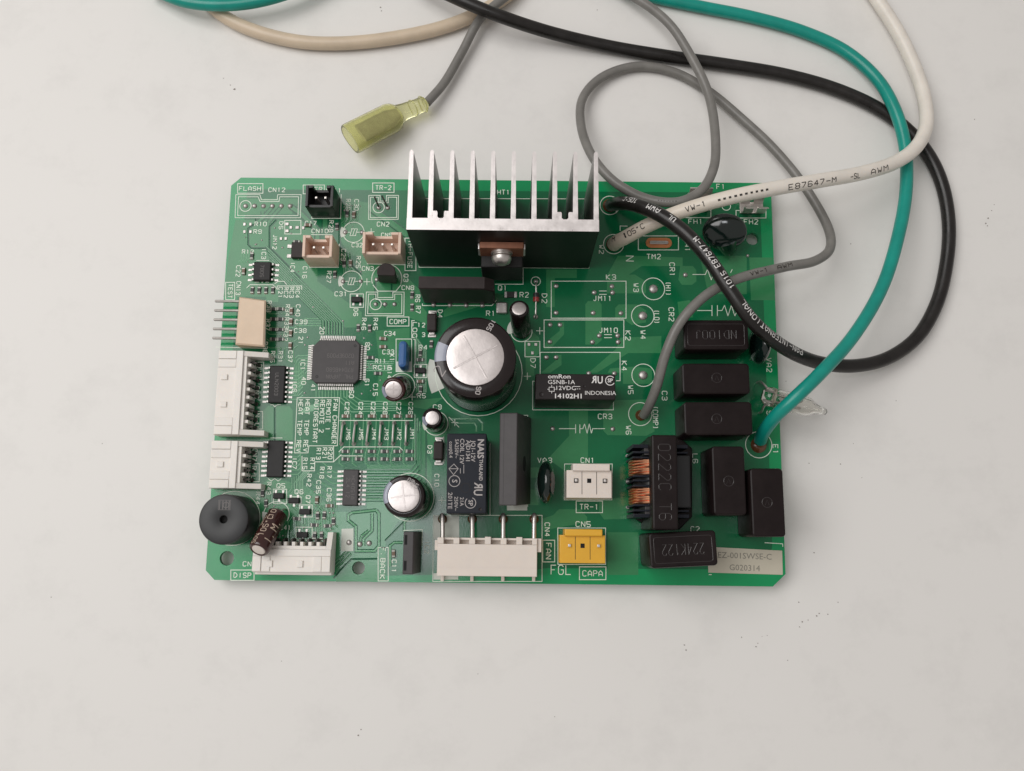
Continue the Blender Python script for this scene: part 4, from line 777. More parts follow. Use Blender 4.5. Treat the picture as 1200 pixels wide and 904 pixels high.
# ------------------------------------------------------------------ electrolytic capacitors
def can(base, top, rad, disc, sleeve, stripe=None, cross=True, lab=None, vent='cap_alu'):
    Mx, L = along(base, top); q = MB(); q.m = 0
    q.lathe([(rad * .90, 0), (rad, .25), (rad * .965, 1.0), (rad, 1.7), (rad, L - .75), (rad - .22, L - .2), (rad - .55, L), (disc + .25, L - .02), (disc, L - .25), (disc * .5, L - .26)], 48, sector=(stripe[0], stripe[1], 1) if stripe else None)
    m = MB(); m.add(q, Mx); o = obj('capacitor', m, [sleeve, 'sleeve_stripe'], board, tuple(base), lab)
    q = MB(); q.m = 0; q.lathe([(disc, L - .27), (disc - .02, L - .12), (disc - .2, L - .08), (disc * .6, L - .04), (disc * .12, L - .03)], 40)
    m = MB(); m.add(q, Mx); dsc = obj('can_top', m, vent, o, None)
    if cross:
        a0 = cross if isinstance(cross, (int, float)) and cross is not True else 20
        for k in range(2):
            q = MB(); hw = .10 * (rad / 5) ** .5; n = disc * .86
            for s in (-1, 1): q.loft([[(0, s * hw * 2.2, L - .08), (n, s * hw * 2.2, L - .1), (n, 0, L - .1), (0, 0, L - .08)][::s], [(0, s * hw, L + .03), (n, s * hw * .8, L - .02), (n, 0, L - .02), (0, 0, L + .03)][::s]])
            q2 = MB(); q2.add(q); q2.add(q, Matrix.Rotation(math.pi, 4, 'Z'))
            m = MB(); m.add(q2, Mx @ Matrix.Rotation(R(a0 + 90 * k), 4, 'Z')); obj('vent_ridge', m, vent, o, None)
    return o, Mx, L
tb = P3(557, 418.5, 25); big, Mx, L = can((tb.x, tb.y, 0.0), (tb.x, tb.y, 25.0), 9.95, 6.95, 'sleeve_dark', (160, 30), 29, 'largest capacitor, a wide can with a dark sleeve and a pale stripe')
t = MB(); z = 25.02
for s, px, py, sz, a in (('105', 575.5, 381.5, 1.05, -120), ('06', 560.5, 458, 1.05, 80), ('2', 515, 435, 2.6, 60)): put_text(t, s, P(px, py, 24.9), sz, R(a), lw=.22, z=25.03)
obj('sleeve_lettering', t, 'print_grey', big, None, smooth=0)
tb = P3(473.2, 581.6, 16); c4, Mx, L = can((tb.x, tb.y, 0.0), (tb.x, tb.y, 16.0), 5.2, 3.85, 'sleeve_dark', (135, 70), 8, 'medium capacitor with a bright silver top near the board edge')
t = MB(); put_text(t, '25', P(486, 568.5, 15.9), 1.1, R(-35), lw=.16, z=16.03); put_text(t, '85', P(481.5, 564, 15.9), 1.0, R(-30), lw=.16, z=16.03); obj('sleeve_lettering', t, 'print_grey', c4, None, smooth=0)
can(P3(469.8, 453.2, 0), P3(461, 456.8, 11), 3.15, 2.15, 'sleeve_brown', (165, 60), 88, 'small capacitor leaning to the left with a crossed top')
can(P3(510.6, 495.6, 0), P3(506.6, 490, 11), 2.65, 1.75, 'sleeve_dark', (170, 60), False, 'smallest capacitor with a plain silver top')
can(P3(611, 387.5, 0), P3(608.3, 361.5, 12), 2.6, 1.85, 'sleeve_dark', None, False, 'slim capacitor tilted away beside the largest one')
b0, t0 = P3(325.5, 603, 3.6), P3(302.6, 645.2, 10.8); cb, Mx, L = can(b0, t0, 2.62, 1.7, 'sleeve_brown', None, False, 'brown capacitor lying at a slant over the white connector', 'nylon_pink')
t = MB(); path = [b0.lerp(t0, k / 20) for k in range(21)]
wrap_text(t, path, 2.62, '105*C', L * .50, 1.35, -.25, True, lw=.17); wrap_text(t, path, 2.62, '10', L * .15, 1.3, -.25, True, lw=.17); wrap_text(t, path, 2.62, 'I.M.', L * .55, 2.0, .65, True, lw=.26); wrap_text(t, path, 2.62, '+50V', L * .9, 1.1, -.6, True, lw=.14)
wrap_text(t, path, 2.62, 'SRE', L * .35, 1.2, -.95, True, lw=.15)
obj('sleeve_lettering', t, 'print_gold', cb, None, smooth=0)
for k in (-1, 1): m = MB(); e = b0 + Vector((k * 1.0, .8, 0)); m.tube(spline([b0 + Vector((k * .7, 0, 0)), e, Vector((e.x, e.y + .6, 1.5)), Vector((e.x, e.y + .6, -1))], .4), .25, 6); obj('lead', m, 'tin', cb, None)

# ------------------------------------------------------------------ buzzer
tc_ = P3(261.8, 608.8, 10.5); base = P3(270, 608, 0)
m = MB(); m.lathe([(6.15, .2), (6.3, .6), (6.3, 9.9), (6.1, 10.35), (5.75, 10.5), (1.15, 10.5), (1.0, 10.4), (.95, 9.0), (.3, 9.0)], 56, tc_.x, tc_.y)
bz_ = obj('buzzer', m, 'buzzer_black', board, (tc_.x, tc_.y, 0), 'round black buzzer with a sound hole')
m = MB(); m.lathe([(.93, 9.02), (.8, 9.03), (.2, 9.03)], 24, tc_.x, tc_.y); obj('sound_hole', m, 'hole_dark', bz_)
t = MB(); e = P(263, 592, 10.5)
for k in range(4): t.ribbon([(e.x - 1.2 + .8 * k, e.y - 1.1), (e.x - 1.2 + .8 * k, e.y + 1.1)], .28, 10.52 + zjit())
t.ribbon([(e.x - 1.5, e.y - 1.2), (e.x + 1.5, e.y - 1.2), (e.x + 1.5, e.y + 1.2), (e.x - 1.5, e.y + 1.2)], .12, 10.52, True); t.circ(e.x + .4, e.y, .7, .2, 10.53, 18)
obj('maker_mark', t, 'print_dim', bz_, None, smooth=0)

# ------------------------------------------------------------------ connectors
def header(flpx, frpx, depth, h, npin, material, lab, slot=True):
    a, b_ = P(*flpx), P(*frpx); x0, x1 = a.x, b_.x; y0 = (a.y + b_.y) / 2; y1 = y0 + depth; wl = .75
    m = MB(); m.box(x0, y0, x1, y1, .1, 2.6)
    m.box(x0, y0, x0 + wl, y1, 2.6, h, .12); m.box(x1 - wl, y0, x1, y1, 2.6, h, .12); m.box(x0 + wl, y0, x1 - wl, y0 + wl, 2.6, h - .9, .1)
    sw = (x1 - x0) * .26
    m.box(x0 + wl, y1 - wl, x0 + sw, y1, 2.6, h, .12); m.box(x1 - sw, y1 - wl, x1 - wl, y1, 2.6, h, .12); m.box(x0 + sw, y1 - wl, x1 - sw, y1, 2.6, h - 3.4, .1)
    o = obj('pin_header', m, material, board, ((x0 + x1) / 2, (y0 + y1) / 2, 0), lab)
    for k in range(npin):
        x = (x0 + x1) / 2 + (k - (npin - 1) / 2) * 2.5; y = (y0 + y1) / 2 + .2
        m = MB(); m.box(x - .32, y - .32, x + .32, y + .32, 2.61, h - 1.8, .15); obj('pin', m, 'tin', o)
header((366, 255.6), (397.5, 255.6), 5.9, 9.0, 2, 'conn_black', 'small open black two pin connector')
header((363, 313.2), (396.6, 313.2), 5.9, 9.4, 2, 'beige', 'small open pinkish two pin connector')
header((430.8, 309.2), (474.4, 310), 5.9, 9.4, 3, 'beige', 'small open pinkish three pin connector')
# right angled test connector with its five pins
h = 6.2; pl = ccw([tuple(P(x, y, h)) for x, y in ((280, 347.6), (311.5, 352), (309.6, 406.2), (275.4, 403.6))]); bq = ccw([tuple(P(x, y, .2)) for x, y in ((284.5, 352), (311, 352.5), (310, 407.5), (281, 407.5))]); m = MB(); i2_ = inset(pl, .4); m.loft([[(x, y, .2) for x, y in bq], [(x, y, h - .4) for x, y in pl], [(x, y, h) for x, y in i2_]])
cn = obj('test_connector', m, 'tan', board, None, 'tan right angled connector with five bare pins')
for y in (353.3, 364.2, 375, 385.8, 396.6):
    a, b_ = P(252 - (y - 353) * .07, y, 3.6), P(281, y, 3.6); m = MB(); m.rbox((a.x + b_.x) / 2, (a.y + b_.y) / 2, abs(b_.x - a.x), .62, 3.3, 3.92, .2, .12); obj('pin', m, 'pin_grey', cn)
# side entry connectors, mating side to local -y
def side_header(c0, L, D, A, H, npin, rot, lab, bumps=(), skip=0, pads=True, material='nylon'):
    """c0: middle of the rear edge of the body on the board; row along local x; body y -D..0; arms y 0..A"""
    Mx = Matrix.Translation((c0[0], c0[1], 0)) @ Matrix.Rotation(rot, 4, 'Z')
    q = MB(); q.box(-L / 2, -D, L / 2, 0, .25, H, .25)
    q.box(-L / 2, -1.7, L / 2, 0, H, H + .35, .12)
    if pads:
        for s in (-1, 1):
            xa, xb = s * L / 2, s * (L / 2 - 4.4); q.box(xa, -D + .2, (xa + xb) / 2 + s * .05, -1.71, H, H + .5, .15); q.box((xa + xb) / 2 - s * .05, -D + .2, xb, -1.71, H, H + .32, .15)
    q.box(-L / 2 + .1, -D - .7, L / 2 - .1, -D, .25, H - 2.2, .15)
    for s in (-1, 1):
        xa, xb = (s * L / 2, s * (L / 2 - 1.35)); q.loft([[(min(xa, xb), 0, .2), (max(xa, xb), 0, .2), (max(xa, xb), 0, H), (min(xa, xb), 0, H)], [(min(xa, xb), A, .2), (max(xa, xb), A, .2), (max(xa, xb), A, H * .7), (min(xa, xb), A, H * .7)]][::-1])
    m = MB(); m.add(q, Mx); o = obj('side_connector', m, material, board, (c0[0], c0[1], 0), lab)
    for bx, by in bumps:
        q = MB(); q.box(bx - .7, by - .8, bx + .7, by + .8, H, H + .45, .12); m = MB(); m.add(q, Mx); obj('latch_bump', m, material, o)
    pt = (L - 5) / (npin - 1)
    for k in range(npin):
        x = -L / 2 + 2.5 + k * pt
        yy = 2.6; q = MB(); q.box(x - .3, 0, x + .3, yy, H * .4, H * .4 + .5, .1); q.box(x - .3, yy - .5, x + .3, yy, .02, H * .4); q.dome(x, yy - .3, .03, .6, .4)
        m = MB(); m.add(q, Mx); obj('pin', m, 'dull_shaded_pin', o)
    q = MB(); q.box(-L / 2 + 1.4, .02, L / 2 - 1.4, .9, .2, H * .95, .05)
    for k in range(npin - 1): x = -L / 2 + 2.5 + (k + .5) * pt; q.box(x - .4, .9, x + .4, 1.9, .2, H * .85, .05)
    m = MB(); m.add(q, Mx); obj('comb', m, material, o)
    return o
def left_conn(tr, br_, tl_, H, A, npin, lab, bumps):
    a, b_, c_ = P(*tr, H), P(*br_, H), P(*tl_, H); L = a.y - b_.y; D = a.x - c_.x
    return side_header(((a.x + b_.x) / 2, (a.y + b_.y) / 2), L, D, A, H, npin, R(-90), lab, bumps)
left_conn((286, 411.5), (279.5, 509.5), (256.5, 411.5), 6.3, 6.0, 9, 'long white side entry connector at the left edge', ((-4.0, -4.6), (3.2, -4.4)))
left_conn((280, 517), (275, 572.5), (248.5, 517), 6.3, 6.0, 4, 'short white side entry connector at the left edge', ((0, -4.2),))
a, b_ = P(297, 643.5, 6.3), P(388, 643.5, 6.3); dd = a.y - P(340, 671, 6.3).y
side_header(((a.x + b_.x) / 2, a.y), b_.x - a.x, dd, 4.4, 6.3, 8, 0.0, 'white side entry connector at the lower edge under the brown capacitor', ((-5.5, -3.6), (2.2, -3.6)))
# large four lead fan connector
h = 8.0; x0, x1 = P(512.4, 650, h).x, P(629.4, 650, h).x; yt_, yb_ = P(570, 638, h).y, P(570, 675.6, h).y; yN = P(570, 630.6, h).y
m = MB(); m.box(x0, yb_, x1, yt_, .25, h, .2)
edges = [512.4] + [v for k in range(6) for v in (519.8 + 18.45 * k, 531.2 + 18.45 * k)] + [629.4]
for k in range(0, len(edges), 2):
    xa, xb = P(edges[k], 635, h).x, P(edges[k + 1], 635, h).x; tall_ = k in (6, 10); m.box(xa + (.0 if k == 0 else .02), yt_, xb, yN + (.3 if tall_ else 0), 1.5, h - .01, .1)
for k in range(1, len(edges) - 1, 2): m.box(P(edges[k], 635, h).x - .05, yt_ - .05, P(edges[k + 1], 635, h).x + .05, yN - .5, 0.3, h - 3.4); m.box(P(edges[k], 635, h).x - .05, yN - .5, P(edges[k + 1], 635, h).x + .05, yN - .02, 0.3, h - 1.2)
m.box(x1, yN - 3.4, x1 + 1.1, yN, .3, h - 1.0, .15); m.box(x0 - .9, yN - 3.2, x0, yN - .6, .3, h - 2, .15); m.box(x0, P(570, 665.4, h).y - .02, x1, P(570, 665.4, h).y + .08, h, h + .03)
fan = obj('fan_connector', m, 'nylon_pink', board, ((x0 + x1) / 2, yb_, 0), 'large white connector with four thick bent leads')
for xp in (518.6, 553.4, 589.6, 625.8):
    e = P(xp, 608.5); x = P(xp, 630, 5.2).x; m = MB(); m.tube(spline([Vector((x, yN - 2, 5.0)), Vector((x, yN + 1.5, 5.0)), Vector(((x + e.x) / 2, e.y + .9, 4.6)), Vector((e.x, e.y + .1, 3.0)), Vector((e.x, e.y, -1))], .6), .62, 10); obj('lead', m, 'tin', fan)
    m = MB(); m.m = 0; m.lathe([(1.25, .02), (1.2, .5), (.9, .9), (.5, 1.0)], 16, e.x, e.y); obj('solder_fillet', m, 'flux', fan)
    m = MB(); ee = P(xp - .4, 678.5, 1.5); m.rbox(ee.x, ee.y + .4, .85, 2.0, .6, 1.6, .2, .15); obj('peg', m, 'nylon_pink', fan)
# two upright connectors with a latch wall
def latch_conn(x0p, x1p, ytp, ybp, tab, material, lab, h=9.0):
    x0, x1, y1, y0 = P(x0p, ybp, h).x, P(x1p, ybp, h).x, P(x0p, ytp, h).y, P(x0p, ybp, h).y
    m = MB(); m.box(x0, y0, x1, y1, .2, h, .2); tx0, tx1, ty1 = P(tab[0], tab[1], h + 1).x, P(tab[2], tab[1], h + 1).x, P(tab[0], tab[1], h + 1).y
    m.box(tx0, y1 - .25, tx1, ty1, 1.0, h + 1.2, .3)
    o = obj('latch_connector', m, material, board, ((x0 + x1) / 2, y0, 0), lab); wd = x1 - x0; yy = y0 + (y1 - y0) * .62
    for k in (0, 2):
        x = x0 + wd * (.21 if k == 0 else .87 - .02); m = MB(); m.box(x - .55, yy - .55, x + .55, yy + .55, h + .005, h + .12); m2 = MB(); m2.box(x - .35, yy - .32, x + .35, yy + .38, h + .12, h + .6, .1)
        obj('pin_socket', m, 'hole_dark' if material != 'yellow' else 'yellow', o); obj('pin', m2, 'tin', o)
    x = x0 + wd * .5; m = MB(); m.box(x - .52, yy - .55, x + .52, yy + .55, h + .004, h + .03); obj('key_hole', m, 'hole_dark', o)
    for f in (.34, .665): m = MB(); m.box(x0 + wd * f - .07, y0 + .9, x0 + wd * f + .07, y1 - .4, h + .003, h + .02); obj('groove', m, 'ic_brown', o)
    return o
latch_conn(664, 717, 551, 583.5, (671.3, 543.3, 714.8), 'nylon_pink', 'cream two pin connector with a latch wall'); latch_conn(656, 709.5, 627, 660, (661.8, 620, 706), 'yellow', 'bright yellow two pin connector with a latch wall')

# ------------------------------------------------------------------ film capacitors
def film(px, h, lab=None, text=None, mark=None, an_=None, tsize=2.2):
    c, wd, dp, an = rect_from(px, h); m = MB(); m.rbox(c.x, c.y, wd, dp, .3, h, .9, .45, an, 4)
    o = obj('film_capacitor', m, 'film_black', board, (c.x, c.y, 0), lab)
    t = MB(); z = h
    if text:
        sg = strokes(text, tsize, min(wd, 18) * .62); ca, sa = math.cos(an + (math.pi if an_ else 0)), math.sin(an + (math.pi if an_ else 0))
        for st in sg:
            p3 = [Vector((c.x + ca * x - sa * y, c.y + sa * x + ca * y, z)) for x, y in st]
            for pa, pb in zip(p3, p3[1:]): t.tube([pa, pb], .09, 6)
        fr = [(c.x + math.cos(an) * x - math.sin(an) * y, c.y + math.sin(an) * x + math.cos(an) * y, z) for x, y in rrect(wd - 2.2, dp - 2.2, .6)]; fr.append(fr[0]); t.tube([Vector(q) for q in fr], .07, 6)
    if mark:
        e = P(*mark, h); t.tube([Vector((e.x + 1.25 * math.cos(R(a)), e.y + 1.25 * math.sin(R(a)), z)) for a in range(0, 361, 20)], .07, 6); t.tube([Vector((e.x - .5, e.y - .7, z)), Vector((e.x, e.y + .6, z)), Vector((e.x + .5, e.y - .7, z))], .07, 6)
    obj('moulded_mark', t, 'film_mark', o, None)
    return o
film([(801, 375), (877, 375), (877.5, 410), (800.5, 410)], 13, 'topmost film capacitor with moulded lettering, beside the black wire', 'NDI00J', None, True)
film([(799.5, 426), (878.5, 426), (878.8, 462), (799.3, 462)], 13, 'middle film capacitor with a round moulded mark', None, (840, 443))
film([(801.5, 471), (881.5, 471), (882, 510), (801.8, 510.5)], 13, 'lowest film capacitor of the stack of three', None, (840, 491))
film([(834.3, 523.2), (872.5, 523.2), (875, 604), (836, 604)], 14, 'upright film capacitor by the transformer', None, (854, 564))
film([(879, 549), (918, 549), (920.5, 629.5), (881.5, 629.5)], 14.5, 'upright film capacitor overhanging the right edge', None, (899, 589))
film([(759.6, 625), (838, 621.6), (842, 662.6), (763, 666.8)], 17, 'film capacitor lying across the lower edge with moulded lettering', '224K122', None, True, 2.6)

# ------------------------------------------------------------------ transformer
h = 20.5; c, wd, dp, an = rect_from([(763.5, 509.8), (793.6, 509.8), (795, 621), (765, 621)], h)
m = MB(); m.rbox(c.x, c.y, wd, dp, 15.8, h, .4, .45, 0)
for s in (-1, 1): m.rbox(c.x, c.y + s * (dp / 2 - 1.6), wd, 3.2, .4, 15.8, .3, 0, 0)
xf = obj('transformer', m, 'film_black', board, (c.x, c.y, 0), 'black line filter coil with copper windings and a bar shaped core')
t = MB()
for st in strokes('0222C T6', 2.9, dp * .8):
    p3 = [Vector((c.x + y, c.y - x, h)) for x, y in st]
    for pa, pb in zip(p3, p3[1:]): t.tube([pa, pb], .11, 6)
obj('moulded_mark', t, 'film_mark', xf, None)
az = 8.6
def yring(y0, y1, rx, rz, n=36): return [[(c.x + rx * math.cos(2 * math.pi * i / n), y, az + rz * math.sin(2 * math.pi * i / n)) for i in range(n)] for y in (y0, y1)]
rx = c.x - P(737, 560, az).x
for a_, b_ in ((540, 548.5), (549.5, 557.5), (573, 581), (582, 591)):
    ya, yb2 = P(745, a_, 11).y, P(745, b_, 11).y; n = 3
    for k in range(n):
        y = ya + (yb2 - ya) * (k + .5) / n; rr = abs(yb2 - ya) / n * .60; pts = [Vector((c.x + (rx - .2) * math.cos(2 * math.pi * i / 40), y + .16 * math.sin(k + i * .5), az + 6.6 * math.sin(2 * math.pi * i / 40))) for i in range(41)]
        m = MB(); m.tube(pts, rr, 8); obj('winding', m, 'copper', xf)
m = MB(); pl = ccw([tuple(P(x, y, 1.6)) for x, y in ((741, 530), (760, 512), (796, 512), (811, 526), (811, 606), (796, 621), (760, 619), (742, 606))]); m.prism(pl, .3, 1.8, .2); obj('coil_base', m, 'film_black', xf)
m = MB(); m.box(c.x + wd / 2 + .3, P(745, 596, 8).y, c.x + rx + .1, P(745, 536, 8).y, 1.8, 15.3, .5); obj('shade_block', m, 'conn_black', xf)  # added black block stands in for deep shade on the coil's right side
m = MB(); r0 = yring(P(745, 592, 11).y, P(745, 539, 11).y, rx - 1.2, 6.0); m.loft(r0); obj('bobbin_core', m, 'conn_black', xf)
for y_, t_ in ((525, .9), (532, .5), (538, .45), (559.5, .5), (564.5, .5), (570.5, .5), (593, .5), (599, .5), (605, .9)):
    y = P(745, y_, 10).y; m = MB(); m.box(c.x - rx + .3, y - t_ / 2, c.x + rx - .3, y + t_ / 2, .6, 14.4, .15); obj('bobbin_flange', m, 'relay_blue', xf)
for y_ in (529, 600): 
    for s in (-1, 1): m = MB(); y = P(745, y_, 10).y; m.box(c.x + s * (rx - 3.2), y - 1.3, c.x + s * (rx - 5.0), y + 1.3, 1, 14, .2); obj('bobbin_post', m, 'ic_grey', xf)
for s in (-1, 1):
    for k in range(3): m = MB(); y = P(745, 535 + 30 * k, 0).y; m.cyl(c.x + s * (rx - .6), y, .02, 1.2, .45, 10); obj('lead', m, 'solder', xf)

# ------------------------------------------------------------------ discs, crystal, diode, arrester
def disc(cpx, h, rr, eul, lab, leads=((-.2, -2.5), (.2, 2.5))):
    c = P3(*cpx, h); q = MB(); q.ellipsoid(*rr, 28, 14); m = MB(); Mx = Matrix.Translation(c)
    for a, ax in eul: Mx = Mx @ Matrix.Rotation(R(a), 4, ax)
    m.add(q, Mx); o = obj('varistor', m, 'gloss_green', board, (c.x, c.y, 0), lab)
    for dx, dy in leads: m = MB(); m.tube([Vector((c.x + dx, c.y + dy, -1)), Vector((c.x + dx, c.y + dy, h - 2.5))], .4, 8); obj('lead', m, 'tin', o)
disc((640, 565.5), 6.8, (2.35, 5.5, 5.6), [(0, 'X')], 'dark green varistor standing on edge beside the cream connector')
disc((849, 272), 6.5, (5.9, 5.0, 2.1), [(30, 'X'), (-12, 'Y')], 'dark green varistor tilted over near the fuse clips', ((-2.5, -2), (2.5, -2)))
disc((890, 403.5), 6.8, (2.3, 5.3, 5.6), [(6, 'Y')], 'dark green varistor at the right end of the film capacitor')
m = MB(); a = P3(851, 281, 5.5); b_ = P3(856, 299, 2.2); m.tube([a, a.lerp(b_, .4), a.lerp(b_, .8), b_], [3.4, 2.6, 1.9, .8], 16); obj('varistor_neck', m, 'gloss_green', [o for o in ALL if o.name.startswith('varistor') and 'tilted' in o.get('label', '')][0], None)
a, b_ = P(467, 399, 6.5), P(476.5, 431, 6.5); m = MB(); q = MB(); q.rbox(0, 0, 2.35, abs(a.y - b_.y), .6, 6.6, 1.05, .9, 0, 5); m.add(q, Matrix.Translation(((a.x + b_.x) / 2, (a.y + b_.y) / 2, 0)))
xt = obj('resonator', m, 'ceramic_blue', board, None, 'blue ceramic resonator standing upright')
for s in (-1, 1): m = MB(); e = ((a.x + b_.x) / 2 + .4, (a.y + b_.y) / 2 + s * 2.4); m.cyl(e[0], e[1], .02, .9, .3, 8); obj('lead', m, 'tin', xt)
a, b_, d0, d1 = P3(628, 330.5, 1.4), P3(627.7, 371, 1.4), P3(628.4, 343.5, 1.4), P3(628.2, 354, 1.4)
m = MB(); m.m = 0; m.tube([d0, d0.lerp(d1, .03), d0.lerp(d1, .52)], [.5, .85, .85], 14); m.m = 1; m.tube([d0.lerp(d1, .52), d0.lerp(d1, .97), d1], [.85, .85, .5], 14)
dd_ = obj('glass_diode', m, ['chip_black', 'red_glass'], board, None, 'tiny red and black glass diode')
for p_, q_ in ((a, d0), (b_, d1)): m = MB(); m.tube(spline([Vector((p_.x, p_.y, -1)), Vector((p_.x, p_.y, .9)), p_ + (q_ - p_) * .12, q_ + (q_ - p_) * .02], .4), .23, 8); obj('lead', m, 'tin', dd_)
# wire jumpers
for xa, ya, xb, yb3 in ((402.5, 496, 400, 520.5), (417, 496, 414.6, 520.5), (432.8, 496, 430.2, 520.5), (447, 496, 445.4, 520.5), (462, 496, 460.6, 520.5), (477, 496, 476, 520.5)):
    a, b_ = P(xa, ya), P(xb, yb3); m = MB(); m.tube(spline([Vector((a.x, a.y, -1)), Vector((a.x, a.y, .5)), Vector((a.x, a.y - .5, 1.0)), Vector((b_.x, b_.y + .5, 1.0)), Vector((b_.x, b_.y, .5)), Vector((b_.x, b_.y, -1))], .4), .3, 8)
    m.dome(a.x, a.y, .03, .62, .4); m.dome(b_.x, b_.y, .03, .62, .4); obj('jumper_wire', m, 'tin', board, (a.x, a.y, 0))
# surge arrester
c0, c1 = P3(893, 462.5, 6.5), P3(969, 483.5, 7.5); ax = (c1 - c0).normalized(); L = (c1 - c0).length
prof = [(0, 1.2), (.05, 2.2), (.12, 2.6), (.20, 2.45), (.26, 2.62), (.66, 2.62), (.72, 2.45), (.78, 1.7), (.84, 1.25), (.90, 1.05), (.95, .95), (.985, .7), (1.0, .25)]
fr_ = frames([c0 + ax * (L * t_) for t_, r_ in prof])
def gring(k, dr): p_, T_, N_, B_ = fr_[k]; r_ = max(.05, prof[k][1] - dr); return [p_ + N_ * (r_ * math.cos(2 * math.pi * i / 28)) + B_ * (r_ * math.sin(2 * math.pi * i / 28)) for i in range(28)]
m = MB(); m.loft([gring(k, 0) for k in range(len(prof))]); m.loft([gring(k, .65) for k in range(9, 2, -1)])
ar = obj('surge_arrester', m, 'glass', board, None, 'clear glass tube arrester sticking out past the right edge')
m = MB(); m.tube([c0 + ax * (L * t_) for t_ in (.2, .64, .70, .755)], [2.1, 2.1, 1.9, 1.15], 20); m.v = m.v
side = Vector((-ax.y, ax.x, 0))
for s in (-1, 1):
    m = MB(); m.tube([c0 + ax * (L * .06) + side * s * 1.0, c0 + ax * (L * .24) + side * s * 1.0, c0 + ax * (L * .58) + side * s * .8], .32, 8); obj('electrode', m, 'tin', ar)
    q = MB(); q.box(0, -.25, L * .3, .25, -.9, .9); m = MB(); Mx = Matrix.Translation(c0 + ax * (L * .3) + side * s * .95) @ ax.to_track_quat('X', 'Z').to_matrix().to_4x4(); m.add(q, Mx); obj('electrode_plate', m, 'tin', ar)
    e = P(887 if s > 0 else 889.5, 449 if s > 0 else 484); st = c0 + side * s * 1.0
    m = MB(); m.tube(spline([Vector((e.x, e.y, -1)), Vector((e.x, e.y, 2.5)), Vector((e.x + .5, e.y, 4.5)).lerp(st, .35), st + ax * 2.2], .4), .3, 8); obj('lead', m, 'tin', ar)
m = MB(); m.tube([c0 + ax * (L * t_) for t_ in (.17, .2)], [1.9, 1.9], 20); obj('ceramic_disc', m, 'sticker', ar)

# ------------------------------------------------------------------ sticker
pl = ccw([tuple(P(x, y)) for x, y in ((829, 641), (916.5, 645.5), (917.2, 673.8), (830, 671.2))]); m = MB(); m.prism(pl, .03, .12)
stk = obj('label_sticker', m, 'sticker', board, None, 'off white paper sticker printed with a part number', smooth=0)
t = MB(); put_font(t, 'EZ-001SWSE-C', P(872.5, 652), 2.15, .135, R(-1.5), 0.0, 1.02); put_font(t, 'G020314', P(872.5, 666), 2.15, .137, R(-1.5), 0.0, 1.0)
obj('sticker_print', t, 'sticker_ink', stk, None, smooth=0)

# ------------------------------------------------------------------ wires
def wire(name, pts, r, material, label, tin_hole=None):
    path = spline([P3(x, y, z) for x, y, z in pts], 1.0)
    m = MB(); m.tube(path, r, 18); 
    o = obj(name, m, material, None, (path[0].x, path[0].y, 0), smooth=60); o['label'] = label; o['category'] = 'wire'; o['group'] = 'wires soldered to the board'
    return o, path
def stub(o, px, py, r, dirn):
    c = P(px, py); m = MB(); m.m = 0; m.lathe([(r * 1.25, .03), (r * 1.1, .35), (r * .75, .8), (r * .6, .9)], 18, c.x, c.y); obj('solder_joint', m, 'flux', o, (c.x, c.y, 0))
    m = MB()
    for k in range(7):
        a = k * 2 * math.pi / 7; m.tube([Vector((c.x + .6 * math.cos(a), c.y + .6 * math.sin(a), -1)), Vector((c.x + .55 * math.cos(a), c.y + .55 * math.sin(a), 1.2)), Vector((c.x + .4 * math.cos(a), c.y + .4 * math.sin(a), 2.0)) + Vector(dirn)], .28, 6)
    obj('bare_strands', m, 'copper', o, (c.x, c.y, 0))
b = BT
GREY = [(754.5, 487, 1.8), (759, 479, 4.5), (769, 455, 9), (780, 415, 13), (797, 378, 15.5), (827, 346.5, 16), (862, 328, 16), (920, 313, 12.5), (955, 306, 8.5), (972, 293, 5.5), (972, 272, 3), (945, 222, 0.5), (908, 176, -1.5), (870, 140, -2.5), (830, 107, -3.3), (790, 85, -3.4), (745, 78, -3.2), (705, 91, -2.6), (683, 115, -1.5), (681, 148, 1), (697, 188, 5), (725, 217, 7), (762, 234.5, 8), (797, 236.5, 9.5), (821, 224, 9.5), (836, 198, 8.5), (838.5, 165, 7), (830, 110, 4.5), (806, 60, 4), (783, 27, 3), (745, -2, 0), (690, -28, -2.5), (630, -30, -3.0), (592, -3, -1), (563, 22, -1.2), (541, 62, -2), (520, 98, -2), (500, 121, -1)]
gw, gp = wire('grey_wire', GREY, 1.28, 'wire_grey', 'thin grey wire looping over the table and ending in a yellow sleeved terminal')
stub(gw, 751, 487, 1.2, (.6, .5, .4))
BLACK = [(716.5, 240.5, 1.4), (720, 239.2, 4.5), (728, 238.5, 9), (745, 240.5, 14), (775, 253, 18), (805, 275, 20), (830, 303, 21), (855, 340, 22), (882, 377, 21), (918, 407, 14), (957, 424.5, 7), (1000, 429, 3), (1040, 420, 0), (1075, 395, -2), (1098, 355, -2.8), (1109, 310, -3), (1112, 265, -3), (1105, 220, -3), (1090, 185, -3), (1066, 155, -3), (1030, 128, -3), (980, 105, -3), (920, 88, -3), (850, 76, -3), (780, 66, -3), (710, 54, -2.5), (640, 37, 0), (580, 17, 3.5), (530, -4, 4), (480, -28, 2)]
bw, bp_ = wire('black_wire', BLACK, 1.82, 'wire_black', 'thick black wire with white lettering curving across the board corner and round the table')
stub(bw, 714.6, 241, 1.6, (.3, .2, .3))
